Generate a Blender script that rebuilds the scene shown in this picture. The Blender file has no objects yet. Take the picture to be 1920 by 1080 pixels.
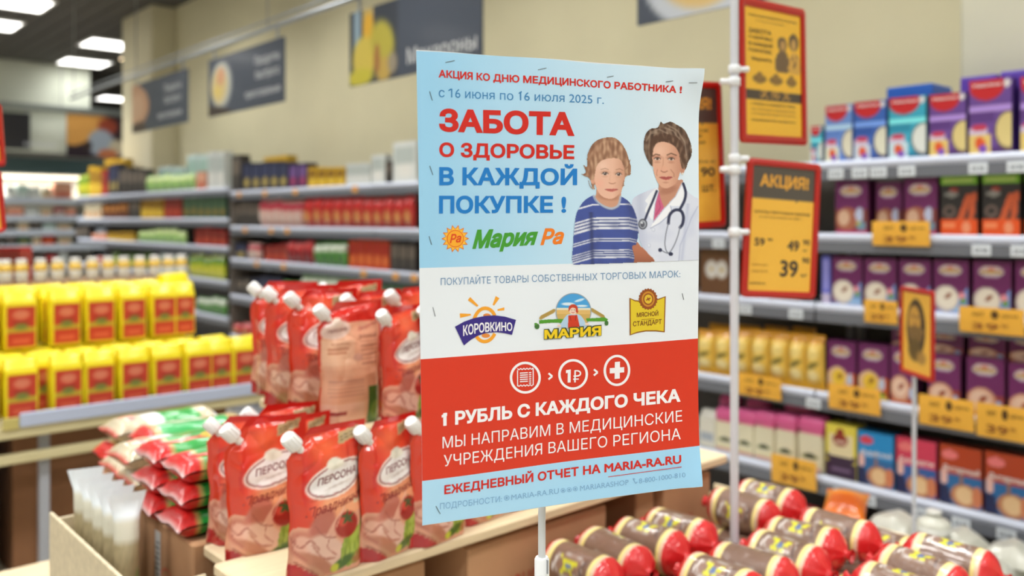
import bpy, bmesh, math, random
import numpy as np
from mathutils import Vector, Matrix, noise
random.seed(7)
RNG = np.random.RandomState(5)
S = bpy.context.scene
COL = S.collection
# ------------------------------------------------------------------ camera
F = 1640.0          # focal length in pixels of a 1920 wide frame
HZ = 410.0          # picture row of the horizon
EYE = 1.5
TH = math.radians(41.7)          # the camera looks 41.7 degrees from +Y towards +X
RT = Vector((math.cos(TH), -math.sin(TH), 0)); FW = Vector((math.sin(TH), math.cos(TH), 0))
cam_d = bpy.data.cameras.new('camera'); cam = bpy.data.objects.new('camera', cam_d); COL.objects.link(cam)
cam.location = (0, 0, EYE); cam.rotation_euler = (math.pi/2, 0, -TH)
cam_d.sensor_width = 36; cam_d.lens = 36*F/1920; cam_d.shift_y = -(540-HZ)/1920
cam_d.clip_start = 0.02; cam_d.clip_end = 100
cam_d.dof.use_dof = True; cam_d.dof.focus_distance = 0.86; cam_d.dof.aperture_fstop = 3.7
S.camera = cam
# ------------------------------------------------------------------ world, exposure
w = bpy.data.worlds.new('world'); S.world = w; w.use_nodes = True
w.node_tree.nodes['Background'].inputs[0].default_value = (0.9, 0.95, 1.0, 1)
w.node_tree.nodes['Background'].inputs[1].default_value = 0.12
S.view_settings.view_transform = 'Standard'; S.view_settings.look = 'None'
S.view_settings.gamma = 1; S.view_settings.use_curve_mapping = False
S.view_settings.exposure = 0.0
PANEL_POWER = 5.0
AREA_POWER = 21.0
# ------------------------------------------------------------------ picture -> world helpers
def rayd(px, py):
    return RT*((px-960)/F) + FW + Vector((0, 0, (HZ-py)/F))
def at_d(px, py, d):
    return Vector((0, 0, EYE)) + rayd(px, py)*d
def at_X(px, py, X):
    r = rayd(px, py); return Vector((0, 0, EYE)) + r*(X/r.x)
def at_Y(px, py, Y):
    r = rayd(px, py); return Vector((0, 0, EYE)) + r*(Y/r.y)
def at_Z(px, py, z):
    r = rayd(px, py); return Vector((0, 0, EYE)) + r*((z-EYE)/r.z)
# ------------------------------------------------------------------ colours
def lin(c):
    return tuple(((x/255)/12.92 if x/255 <= .04045 else ((x/255+.055)/1.055)**2.4) for x in c)
def linA(a):
    a = np.asarray(a, float)/255
    return np.where(a <= .04045, a/12.92, ((a+.055)/1.055)**2.4)
# ------------------------------------------------------------------ materials
MATS = {}
def mat(name, rough=.5, coat=0, metal=0, nstr=0, nscale=20, bump=0, bscale=60, attr=True, col=(200,200,200), trans=0, emit=0, spec=.5, bands=None):
    if name in MATS: return MATS[name]
    m = bpy.data.materials.new(name); m.use_nodes = True; nt = m.node_tree; b = nt.nodes['Principled BSDF']
    b.inputs['Roughness'].default_value = rough; b.inputs['Metallic'].default_value = metal
    b.inputs['Coat Weight'].default_value = coat; b.inputs['Coat Roughness'].default_value = .12
    b.inputs['Specular IOR Level'].default_value = spec
    if trans: b.inputs['Transmission Weight'].default_value = trans
    if attr:
        a = nt.nodes.new('ShaderNodeAttribute'); a.attribute_name = 'Col'; out = a.outputs['Color']
    else:
        a = nt.nodes.new('ShaderNodeRGB'); a.outputs[0].default_value = (*lin(col), 1); out = a.outputs[0]
    tc = nt.nodes.new('ShaderNodeTexCoord')
    if nstr:
        n = nt.nodes.new('ShaderNodeTexNoise'); n.inputs['Scale'].default_value = nscale; n.inputs['Detail'].default_value = 4
        if bands:
            mp = nt.nodes.new('ShaderNodeMapping'); mp.inputs['Scale'].default_value = bands
            nt.links.new(tc.outputs['Object'], mp.inputs[0]); nt.links.new(mp.outputs[0], n.inputs['Vector'])
        else: nt.links.new(tc.outputs['Object'], n.inputs['Vector'])
        mr = nt.nodes.new('ShaderNodeMapRange'); mr.inputs[1].default_value = .3; mr.inputs[2].default_value = .7
        mr.inputs[3].default_value = 1-nstr; mr.inputs[4].default_value = 1+nstr*.4
        nt.links.new(n.outputs['Fac'], mr.inputs[0])
        mx = nt.nodes.new('ShaderNodeVectorMath'); mx.operation = 'SCALE'
        nt.links.new(out, mx.inputs[0]); nt.links.new(mr.outputs[0], mx.inputs['Scale']); out = mx.outputs[0]
    nt.links.new(out, b.inputs['Base Color'])
    if emit:
        nt.links.new(out, b.inputs['Emission Color']); b.inputs['Emission Strength'].default_value = emit
    if bump:
        n2 = nt.nodes.new('ShaderNodeTexNoise'); n2.inputs['Scale'].default_value = bscale; n2.inputs['Detail'].default_value = 3
        nt.links.new(tc.outputs['Object'], n2.inputs['Vector'])
        bp = nt.nodes.new('ShaderNodeBump'); bp.inputs['Strength'].default_value = bump; bp.inputs['Distance'].default_value = .004
        nt.links.new(n2.outputs['Fac'], bp.inputs['Height']); nt.links.new(bp.outputs[0], b.inputs['Normal'])
    MATS[name] = m; return m
CARD = mat('printed_card', .42, coat=.15)
PAPER = mat('poster_paper', .42, coat=.1, bump=.03, bscale=14)
INK = mat('printed_ink', .45)
FILM = mat('glossy_film', .2, coat=.6, bump=.5, bscale=30)
BAGF = mat('soft_film', .3, coat=.4, bump=.3, bscale=45)
CARTON = mat('corrugated_carton', .8, nstr=.12, nscale=9, bump=.1, bscale=120)
WOOD = mat('pale_wood', .55, nstr=.14, nscale=6, bands=(1, 14, 14), bump=.05)
PLAST = mat('white_plastic', .35)
STEEL = mat('painted_steel', .4, spec=.4)
CHROME = mat('brushed_metal', .3, metal=.7)
WALLM = mat('wall_paint', .85, nstr=.05, nscale=2, bump=.05, bscale=90)
CEILM = mat('ceiling_boards', .8, nstr=.12, nscale=3, bands=(9, .35, 1))
FLOORM = mat('floor_tiles', .35, nstr=.08, nscale=3)
SIGN = mat('sign_plastic', .35, coat=.2)
# ------------------------------------------------------------------ mesh builder
class MB:
    def __init__(s): s.V = []; s.F = []; s.C = []; s.SM = []
    def add(s, V, Fc, C, smooth=False):
        """C: one colour, or one per vertex (Nx3 array, 0..255)"""
        o = len(s.V); s.V += [tuple(map(float, v)) for v in V]
        pv = isinstance(C, np.ndarray) and C.ndim == 2
        L = linA(C) if pv else None; c1 = None if pv else lin(C)
        for f in Fc:
            s.F.append(tuple(o+i for i in f)); s.C.append([tuple(L[i]) for i in f] if pv else [c1]*len(f)); s.SM.append(smooth)
        return s
    def box(s, x0, x1, y0, y1, z0, z1, col, bev=0, cols=None):
        b = min(bev, (x1-x0)*.45, (y1-y0)*.45, (z1-z0)*.45)
        if b <= 0:
            V = [(x, y, z) for x in (x0, x1) for y in (y0, y1) for z in (z0, z1)]
            Fs = [((0,1,3,2),'-x'), ((4,6,7,5),'+x'), ((0,4,5,1),'-y'), ((2,3,7,6),'+y'), ((0,2,6,4),'-z'), ((1,5,7,3),'+z')]
            for f, k in Fs: s.add([V[i] for i in f], [(0,1,2,3)], (cols or {}).get(k, col))
            return s
        c = Vector(((x0+x1)/2, (y0+y1)/2, (z0+z1)/2)); h = ((x1-x0)/2, (y1-y0)/2, (z1-z0)/2)
        vs = {}
        V = []
        for sx in (-1, 1):
            for sy in (-1, 1):
                for sz in (-1, 1):
                    sg = (sx, sy, sz)
                    for a in range(3):
                        p = [c[k]+sg[k]*(h[k]-(0 if k == a else b)) for k in range(3)]
                        vs[(sg, a)] = len(V); V.append(p)
        Fc = []; key = []
        def quad(ids, nrm):
            p = [Vector(V[i]) for i in ids]; n = (p[1]-p[0]).cross(p[2]-p[0])
            return ids if n.dot(nrm) > 0 else ids[::-1]
        for a in range(3):
            o1, o2 = [k for k in range(3) if k != a]
            for sg in (-1, 1):
                ids = []
                for s1, s2 in ((-1,-1), (1,-1), (1,1), (-1,1)):
                    t = [0,0,0]; t[a] = sg; t[o1] = s1; t[o2] = s2; ids.append(vs[(tuple(t), a)])
                n = Vector((0,0,0)); n[a] = sg; Fc.append(quad(ids, n)); key.append(('-' if sg < 0 else '+')+'xyz'[a])
                for s1 in (-1, 1):    # edges between a and o1 / handled once
                    if a < o1:
                        ids = []
                        for s2, ax in ((-1, a), (1, a), (1, o1), (-1, o1)):
                            t = [0,0,0]; t[a] = sg; t[o1] = s1; t[o2] = s2; ids.append(vs[(tuple(t), ax)])
                        n = Vector((0,0,0)); n[a] = sg; n[o1] = s1; Fc.append(quad(ids, n)); key.append('e')
                    if a < o2:
                        ids = []
                        for s2, ax in ((-1, a), (1, a), (1, o2), (-1, o2)):
                            t = [0,0,0]; t[a] = sg; t[o2] = s1; t[o1] = s2; ids.append(vs[(tuple(t), ax)])
                        n = Vector((0,0,0)); n[a] = sg; n[o2] = s1; Fc.append(quad(ids, n)); key.append('e')
        for sx in (-1, 1):
            for sy in (-1, 1):
                for sz in (-1, 1):
                    Fc.append(quad([vs[((sx,sy,sz), a)] for a in range(3)], Vector((sx,sy,sz)))); key.append('e')
        o = len(s.V); s.V += [tuple(v) for v in V]
        for f, k in zip(Fc, key):
            s.F.append(tuple(o+i for i in f)); cc = lin((cols or {}).get(k, col)); s.C.append([cc]*len(f)); s.SM.append(False)
        return s
    def grid(s, P, C, smooth=True, flip=False):
        m, n = P.shape[:2]; V = P.reshape(-1, 3); Fc = []
        for i in range(m-1):
            for j in range(n-1):
                a = i*n+j; q = (a, a+1, a+n+1, a+n); Fc.append(q[::-1] if flip else q)
        C2 = C.reshape(-1, 3) if isinstance(C, np.ndarray) and C.ndim == 3 else C
        return s.add(V, Fc, C2, smooth)
    def tube(s, pts, r, col, seg=10, caps=True, smooth=True):
        pts = [Vector(p) for p in pts]; rs = r if isinstance(r, (list, tuple)) else [r]*len(pts)
        V = []; Fc = []
        for i, p in enumerate(pts):
            t = (pts[min(i+1, len(pts)-1)]-pts[max(i-1, 0)]).normalized()
            a = t.cross(Vector((0,0,1))) if abs(t.z) < .9 else t.cross(Vector((0,1,0))); a.normalize(); b = a.cross(t)
            for k in range(seg):
                q = 2*math.pi*k/seg; V.append(p+(a*math.cos(q)+b*math.sin(q))*rs[i])
        for i in range(len(pts)-1):
            for k in range(seg):
                k2 = (k+1) % seg; Fc.append((i*seg+k, (i+1)*seg+k, (i+1)*seg+k2, i*seg+k2))
        s.add(V, Fc, col, smooth)
        if caps:
            s.add(V[:seg], [tuple(range(seg))], col); s.add(V[-seg:], [tuple(range(seg))[::-1]], col)
        return s
    def lathe(s, prof, cols, seg=14, cx=0, cy=0, axis='z', cols_v=None):
        """prof: list of (r,h); cols: one colour or one per ring"""
        V = []; CC = []
        many = isinstance(cols, list)
        for i, (r, h) in enumerate(prof):
            for k in range(seg):
                q = 2*math.pi*k/seg; x, y = r*math.cos(q), r*math.sin(q)
                V.append((cx+x, cy+y, h) if axis == 'z' else (cx+x, h, cy+y)); CC.append(cols[i] if many else cols)
        Fc = []
        for i in range(len(prof)-1):
            for k in range(seg):
                k2 = (k+1) % seg; q = (i*seg+k, i*seg+k2, (i+1)*seg+k2, (i+1)*seg+k); Fc.append(q if axis == 'z' else q[::-1])
        Fc.append(tuple(range(seg))[::-1] if axis == 'z' else tuple(range(seg)))
        t = tuple(range((len(prof)-1)*seg, len(prof)*seg)); Fc.append(t if axis == 'z' else t[::-1])
        return s.add(V, Fc, np.array(CC, float), True)
    def build(s, name, m, parent=None, smooth_angle=None):
        me = bpy.data.meshes.new(name); me.from_pydata(s.V, [], s.F); me.materials.append(m)
        a = me.color_attributes.new('Col', 'FLOAT_COLOR', 'CORNER')
        flat = [x for f in s.C for c in f for x in (*c, 1.0)]
        a.data.foreach_set('color', flat); me.polygons.foreach_set('use_smooth', s.SM); me.update()
        o = bpy.data.objects.new(name, me); COL.objects.link(o)
        if parent: o.parent = parent
        return o
def tag(o, label, cat, group=None, kind=None):
    o['label'] = label; o['category'] = cat
    if group: o['group'] = group
    if kind: o['kind'] = kind
    return o
def thing(name, loc, label, cat, group=None, rz=0):
    o = bpy.data.objects.new(name, None); o.empty_display_size = .05; COL.objects.link(o)
    o.location = loc; o.rotation_euler = (0, 0, rz); return tag(o, label, cat, group)
def struct(name, mb, m):
    o = mb.build(name, m); o['kind'] = 'structure'; return o
KIDS = {}
def kids(o):
    return [c for c in COL.objects if c.parent == o]
PROTO_USED = set()
def copy_tree(o, tree):
    c = o.copy(); COL.objects.link(c)
    def rec(src, dst):
        for ch in tree.get(src.name, []):
            d = ch.copy(); COL.objects.link(d); d.parent = dst; rec(ch, d)
    rec(o, c); return c
ALLP = []
class Proto:
    """a finished thing (Empty + parts) that is placed once itself and then copied"""
    def __init__(s, root, dims):
        s.root = root; s.dims = dims; s.used = False; s.tree = {}; ALLP.append(s)
        def rec(o):
            k = [c for c in o.children]; s.tree[o.name] = k
            for c in k: rec(c)
        rec(root)
    def put(s, loc, label, cat, group=None, rz=0, scale=(1,1,1), rx=0, ry=0):
        o = s.root if not s.used else copy_tree(s.root, s.tree)
        s.used = True
        o.location = loc; o.rotation_euler = (rx, ry, rz); o.scale = scale
        tag(o, label, cat, group)
        if not group and 'group' in o: del o['group']
        return o
# ------------------------------------------------------------------ paint on vertices (flat print)
class Paint:
    def __init__(s, X, Y, base):
        s.X = X; s.Y = Y; s.C = np.zeros(X.shape+(3,)); s.C[:] = base; s.M = np.zeros(X.shape)
    def mask(s, k, col, a=1.0):
        k = np.clip(k*a, 0, 1)[..., None]; s.C = s.C*(1-k)+np.array(col, float)*k; s.M = np.maximum(s.M, k[..., 0]); return s
    def ell(s, cx, cy, rx, ry, col, rot=0, soft=.04, a=1):
        c, n = math.cos(rot), math.sin(rot); dx, dy = s.X-cx, s.Y-cy
        d = np.sqrt(((dx*c+dy*n)/rx)**2+((-dx*n+dy*c)/ry)**2)
        return s.mask(np.clip((1-d)/soft+.5, 0, 1), col, a)
    def rect(s, x0, y0, x1, y1, col, a=1):
        return s.mask(((s.X >= x0) & (s.X <= x1) & (s.Y >= y0) & (s.Y <= y1)).astype(float), col, a)
    def inside(s, pts):
        r = np.zeros(s.X.shape, bool); n = len(pts)
        for i in range(n):
            x0, y0 = pts[i]; x1, y1 = pts[(i+1) % n]
            if y0 == y1: continue
            c = ((y0 > s.Y) != (y1 > s.Y)) & (s.X < (x1-x0)*(s.Y-y0)/(y1-y0)+x0); r ^= c
        return r
    def poly(s, pts, col, a=1): return s.mask(s.inside(pts).astype(float), col, a)
    def line(s, pts, w, col, a=1, soft=.35):
        k = np.zeros(s.X.shape)
        for (x0, y0), (x1, y1) in zip(pts[:-1], pts[1:]):
            dx, dy = x1-x0, y1-y0; L = dx*dx+dy*dy or 1e-9
            t = np.clip(((s.X-x0)*dx+(s.Y-y0)*dy)/L, 0, 1); d = np.hypot(s.X-x0-t*dx, s.Y-y0-t*dy)
            k = np.maximum(k, np.clip((w/2-d)/(w*soft)+.5, 0, 1))
        return s.mask(k, col, a)
def spline(pts, n=8, closed=True):
    P = [Vector((*p, 0)) for p in pts]; out = []; N = len(P)
    for i in range(N if closed else N-1):
        g = (lambda k: P[k % N]) if closed else (lambda k: P[max(0, min(N-1, k))])
        a, b, c, d = g(i-1), g(i), g(i+1), g(i+2)
        for k in range(n):
            t = k/n; q = .5*((2*b)+(c-a)*t+(2*a-5*b+4*c-d)*t*t+(3*b-a-3*c+d)*t**3); out.append((q.x, q.y))
    if not closed: out.append(tuple(pts[-1]))
    return out
# ------------------------------------------------------------------ lettering
TXT = {}
from mathutils.geometry import delaunay_2d_cdt
def text_shape(body, bold=0.0, shear=0.0):
    """letter outlines filled by the non-zero rule (their strokes overlap)"""
    k = (body, bold, shear)
    if k in TXT: return TXT[k]
    cu = bpy.data.curves.new('lettering', 'FONT'); cu.body = body; cu.size = 10; cu.shear = shear; cu.resolution_u = 4; cu.fill_mode = 'NONE'
    ob = bpy.data.objects.new('lettering', cu); COL.objects.link(ob)
    dg = bpy.context.evaluated_depsgraph_get(); me = bpy.data.meshes.new_from_object(ob.evaluated_get(dg))
    P = [tuple(v.co[:2]) for v in me.vertices]; E = [tuple(e.vertices) for e in me.edges]
    bpy.data.objects.remove(ob); bpy.data.curves.remove(cu); bpy.data.meshes.remove(me)
    # walk the closed loops
    nxt = {}
    for a, b in E: nxt.setdefault(a, []).append(b); nxt.setdefault(b, []).append(a)
    seen = set(); loops = []
    for s0 in range(len(P)):
        if s0 in seen or s0 not in nxt: continue
        lp = [s0]; seen.add(s0); cur = s0+1 if s0+1 in nxt[s0] else nxt[s0][0]
        while cur not in seen:
            lp.append(cur); seen.add(cur); n_ = [q for q in nxt[cur] if q not in seen]
            if not n_: break
            cur = n_[0]
        if len(lp) > 2: loops.append(lp)
    # loops that overlap in x belong to one letter
    bx = sorted([(min(P[i][0] for i in l), max(P[i][0] for i in l), l) for l in loops], key=lambda t: t[0]); groups = []
    for x0, x1, l in bx:
        if groups and x0 < groups[-1][1]: groups[-1][1] = max(groups[-1][1], x1); groups[-1][2].append(l)
        else: groups.append([x0, x1, [l]])
    V = []; Fc = []
    for _, _, ls in groups:
        pts = []; ed = []; segs = []
        if bold:
            ar = lambda l: sum(P[l[q]][0]*P[l[(q+1) % len(l)]][1]-P[l[(q+1) % len(l)]][0]*P[l[q]][1] for q in range(len(l)))
            sg = 1 if ar(max(ls, key=lambda l: abs(ar(l)))) > 0 else -1
            for l in ls:
                l[:] = [i for q, i in enumerate(l) if math.dist(P[i], P[l[q-1]]) > 1e-4]
                n = len(l); Q = [Vector(P[i]) for i in l]; new = []
                for q in range(n):
                    d0 = (Q[q]-Q[q-1]).normalized(); d1 = (Q[(q+1) % n]-Q[q]).normalized()
                    n0 = Vector((d0.y, -d0.x))*sg; n1 = Vector((d1.y, -d1.x))*sg; m_ = n0+n1
                    if m_.length < .3: m_ = n0
                    else: m_ = m_.normalized(); m_ = m_*min(1.6, 1/max(.3, m_.dot(n0)))
                    new.append(tuple(Q[q]+m_*bold*10))
                for i, v in zip(l, new): P[i] = v
        for l in ls:
            o = len(pts); pts += [Vector(P[i]) for i in l]; n = len(l); ed += [(o+q, o+(q+1) % n) for q in range(n)]
            segs += [(P[l[q]], P[l[(q+1) % n]]) for q in range(n)]
        r = delaunay_2d_cdt(pts, ed, [], 0, 1e-5); vo = r[0]; tr = r[2]
        A = np.array([s_[0] for s_ in segs]); B = np.array([s_[1] for s_ in segs]); o = len(V); V += [tuple(v) for v in vo]
        for t in tr:
            cx = sum(vo[q][0] for q in t)/3; cy = sum(vo[q][1] for q in t)/3
            up = (A[:, 1] <= cy) & (B[:, 1] > cy); dn = (A[:, 1] > cy) & (B[:, 1] <= cy)
            with np.errstate(divide='ignore', invalid='ignore'): xi = A[:, 0]+(cy-A[:, 1])/(B[:, 1]-A[:, 1])*(B[:, 0]-A[:, 0])
            wn = int((up & (xi > cx)).sum())-int((dn & (xi > cx)).sum())
            if wn != 0: Fc.append(tuple(o+q for q in t))
    V = np.array(V)/10. if V else np.zeros((0, 2))
    if len(V): V[:, 0] -= V[:, 0].min(); W = V[:, 0].max()
    else: W = 1
    TXT[k] = (V, Fc, W); return TXT[k]
CAP = .729
def put_text(mb, body, fn, x0, y0, x1, y1, cap0, cap1, col, bold=0.0, shear=0.0, flip=True):
    """letters between two baseline points of a 2D frame (y up); fn maps (x,y) arrays to 3D; bold thickens by overprinting"""
    V, Fc, W = text_shape(body, round(bold*.8, 4), shear)
    if not len(V): return
    b = bold*.8; H = CAP+2*b; t = V[:, 0]/W; cap = cap0+(cap1-cap0)*t
    mb.add(np.asarray(fn(x0+(x1-x0)*t, y0+(y1-y0)*t+(V[:, 1]+b)/H*cap)), Fc, col)
CAP = float(text_shape('Н')[0][:, 1].max())
ORD = ['first','second','third','fourth','fifth','sixth','seventh','eighth','ninth','tenth','eleventh','twelfth','thirteenth','fourteenth','fifteenth','sixteenth','seventeenth','eighteenth']
def nth(i, n, side='from the left'):
    if i == 0: return 'leftmost'
    if i == n-1: return 'rightmost'
    return ORD[i]+' '+side
# ================================================================== ROOM
XW = 3.5; XP = 3.25; YP = 9.28; YP2 = 10.2; CEIL = 3.73; YFAR = 19.0; X0 = -7.0; Y0 = -7.0; X1 = 8.5
LW = (222, 215, 180)
mb = MB(); mb.box(X0, X1, Y0, YFAR, -.12, 0, (176, 170, 158)); struct('floor', mb, FLOORM)
fl = bpy.data.objects['floor']
mb = MB(); nx = 0
for i in range(26):
    for j in range(3):
        x = X0+i*.6; 
for i in range(int((X1-X0)/.6)+1):
    x = X0+i*.6; mb.box(x-.002, x+.002, Y0, YFAR, 0, .0008, (120, 116, 108))
for j in range(int((YFAR-Y0)/.6)+1):
    y = Y0+j*.6; mb.box(X0, X1, y-.002, y+.002, 0, .0008, (120, 116, 108))
o = mb.build('tile_joint', FLOORM, fl); o['kind'] = 'stuff'
mb = MB(); mb.box(X0, X1, Y0, YFAR, CEIL+.02, CEIL+.12, (74, 72, 68)); ce = struct('ceiling', mb, CEILM)
# long ceiling boards with open joints (run along Y)
bd = None
nb = int((X1-X0)/.2)
for i in range(nb):
    x = X0+i*.2
    if bd is None:
        mb = MB(); mb.box(0, .186, Y0, YFAR, 0, .02, (84, 82, 78), .004); bd = mb.build('ceiling_board', CEILM, ce); b = bd
    else:
        b = bd.copy(); COL.objects.link(b)
    b.location = (x, 0, CEIL)
mb = MB(); mb.box(XW, XW+.15, Y0, YP2, 0, CEIL, LW); struct('wall_right', mb, WALLM)
mb = MB(); mb.box(X0-.15, X0, Y0, YFAR, 0, CEIL, (225, 222, 210)); struct('wall_left', mb, WALLM)
mb = MB(); mb.box(X0, XW, Y0-.15, Y0, 0, CEIL, (225, 222, 210)); struct('wall_front', mb, WALLM)
mb = MB(); mb.box(X0, X1, YFAR, YFAR+.15, 0, CEIL, (205, 205, 196)); struct('wall_back', mb, WALLM)
mb = MB(); mb.box(X1, X1+.15, Y0, YFAR, 0, CEIL, (205, 200, 190)); struct('wall_side', mb, WALLM)
mb = MB(); mb.box(XP, XW, YP, YP2, 0, CEIL, (214, 207, 176), .01); mb.box(XP-.01, XW, YP-.01, YP2+.01, 0, .12, (120, 110, 96), .003)
struct('trim_1', mb, WALLM)
mb = MB(); mb.box(XP, XW, -1.2, 1.26, 0, CEIL, (214, 212, 188), .01); struct('trim_2', mb, WALLM)
mb = MB(); mb.box(XW-.012, XW, Y0, YP, 0, .1, (120, 110, 96), .003); struct('baseboard_right', mb, WALLM)
# bulkhead box over the chilled cabinets
mb = MB(); mb.box(X0, 3.95, 13.8, 15.2, 3.12, CEIL-.002, (226, 232, 216), .01); struct('trim_3', mb, WALLM)
mb = MB(); mb.box(X0, 4.0, 13.9, 14.05, 2.46, 3.119, (222, 228, 212)); struct('wall_middle', mb, WALLM)
# ------------------------------------------------------------------ ceiling lights
EMIT = mat('lamp_diffuser', attr=False, col=(255, 253, 248), emit=PANEL_POWER, rough=.5)
mb = MB(); mb.box(-.31, .31, -.31, .31, -.012, 0, (235, 235, 232), .004); 
fr = MB()
for a in (-1, 1):
    fr.box(a*.3-.012, a*.3+.012, -.312, .312, -.022, 0, (240, 240, 238), .002); fr.box(-.288, .288, a*.3-.012, a*.3+.012, -.022, 0, (240, 240, 238), .002)
LR = bpy.data.objects.new('ceiling_light', None); COL.objects.link(LR)
fr.build('frame', STEEL, LR)
dm = MB(); dm.box(-.288, .288, -.288, .288, -.014, -.002, (255, 255, 255)); dm.build('diffuser', EMIT, LR)
LP = Proto(LR, (.6, .6))
def light(x, y, label, group=None, k='panel_light', e=AREA_POWER):
    LP.put((x, y, CEIL), label, 'ceiling light', group)
    ld = bpy.data.lights.get(k) or bpy.data.lights.new(k, 'AREA')
    ld.shape = 'SQUARE'; ld.size = .56; ld.energy = e; ld.color = (1, .992, .975); ld.spread = math.radians(135)
    l = bpy.data.objects.new(k, ld); COL.objects.link(l); l.location = (x, y, CEIL-.03)
vis = [(158, 116, 'large square ceiling light panel above the white bulkhead, lowest and widest in view'),
       (206, 82, 'ceiling light panel just left of the pillar, upper of two'),
       (218, 184, 'small distant ceiling light panel low beside the pillar'),
       (30, 3, 'ceiling light panel cut by the top left corner of the photo')]
for px, py, lb in vis:
    p = at_Z(px, py, CEIL); light(p.x, p.y, lb, None, 'far_panel_light', 5.0)
p = at_Z(-22, 42, CEIL); light(p.x, p.y, 'ceiling light panel cut by the left edge of the photo')
for i, x in enumerate((-5.0, -3.2, -1.4, .4, 2.2)):
    for j, y in enumerate((-5.4, -3.2, -1.0, 1.2, 3.4, 5.6)):
        light(x, y, 'unseen ceiling light panel, %s from left wall, %s from front wall' % (ORD[i], ORD[j]), 'unseen ceiling light panels')
for x, y, wh in ((-1.6, 8.4, 'left aisle'), (-1.8, 11.6, 'chilled cabinets'), (1.4, 10.9, 'far aisle, added to light the bulkhead'), (2.3, 7.6, 'far end of the wall shelving'), (5.6, 13.0, 'room beyond the pillar')):  # the far aisle panel is added to even out light on the bulkhead
    light(x, y, 'ceiling light panel out of the photo, over the '+wh, 'unseen ceiling light panels')
light(1.2, 10.8, 'unseen fill light panel added over the far aisle to brighten the bulkhead', 'unseen ceiling light panels', 'bulkhead_fill_light', 60.0)  # unseen fill panel, added to brighten the bulkhead and the wall below it
light(-.4, 11.4, 'unseen fill light panel added before the white bulkhead to brighten it', 'unseen ceiling light panels', 'bulkhead_fill_light', 60.0)  # second unseen fill panel, added for the same bulkhead
# small warm spot lamp
p = at_d(230, 111, 12.0)
mb = MB(); mb.lathe([(.035, 0), (.05, .02), (.05, .12), (.03, .14)], (200, 200, 200)); mb.tube([(0, 0, .14), (0, 0, CEIL-p.z)], .008, (180, 180, 180), 6)
t = thing('spot_lamp', p, 'tiny round warm spot lamp glowing beside the pillar', 'lamp'); mb.build('housing', STEEL, t)
mb = MB(); mb.lathe([(.0, -.004), (.032, -.002), (.032, .0)], (255, 225, 180)); mb.build('lamp_glass', mat('spot_glow', emit=9, rough=.4), t)
# ================================================================== SHELVING along X = 2.9
XS = 2.9; SD = .34; XB = XS+SD
GREY = (196, 202, 214)
def shelving(y0, y1, levels, label, ztop, side_left=False, back=(92, 88, 84), slope=.0):
    t = thing('shelving_unit', (XS, (y0+y1)/2, 0), label, 'shelf', 'grey metal wall shelving')
    L = (y1-y0)/2-.004
    mb = MB(); mb.box(SD-.014, SD, -L, L, .1, ztop, back, .002); mb.build('back_panel', STEEL, t)
    mb = MB(); mb.box(.02, SD-.016, -L, L, 0, .1, (150, 152, 158), .004); mb.build('base', STEEL, t)
    for sgn in (-1, 1):
        mb = MB(); mb.box(SD-.05, SD-.016, sgn*(L-.016)-.014, sgn*(L-.016)+.014, .1, ztop, (150, 150, 152), .002); mb.build('upright', STEEL, t)
    for z in levels:
        mb = MB(); mb.box(.006, SD-.052, -L, L, z-.028, z, (178, 182, 190), .003); s = mb.build('shelf_board', STEEL, t)
        mb = MB(); mb.grid(np.array([[(0.004-.008*math.sin(a*math.pi), y, z-.026+.03*a) for y in (-L, L)] for a in np.linspace(0, 1, 6)]), (212, 220, 238), True, True)
        mb.box(-.002, .005, -L, L, z-.064, z-.026, (112, 116, 124), .001); mb.box(.004, .0065, -L, L, z-.03, z+.004, (190, 198, 214)); mb.build('price_rail', PLAST, s)
    if side_left:
        mb = MB(); mb.box(.0, SD, L-.0, L+.012, .05, ztop, (120, 112, 104), .002); mb.build('side_panel', STEEL, t)
    return t
RZ = [.27, .58, .88, 1.195, 1.445, 1.70]
MZ = [.27, .60, .91, 1.19, 1.44, 1.71]
FZ = [.4, .72, 1.007, 1.277, 1.5, 1.743]
shelving(-.35, 1.62, RZ, 'grey wall shelving with porridge and rice boxes, right edge of photo', 1.72)
shelving(1.62, 2.75, RZ, 'grey wall shelving with pasta bags behind the white sign pole', 1.72)
shelving(2.75, 4.5, MZ, 'grey wall shelving hidden behind the large poster', 1.73)
shelving(4.5, 6.56, MZ, 'grey wall shelving with red packets just left of the poster', 1.73, True)
shelving(6.6, 8.5, FZ, 'far wall shelving with green packets, left of the red packet shelving', 1.78)
shelving(8.5, 10.6, FZ, 'farthest wall shelving with open dark shelves below the pillar', 1.78)
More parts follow.
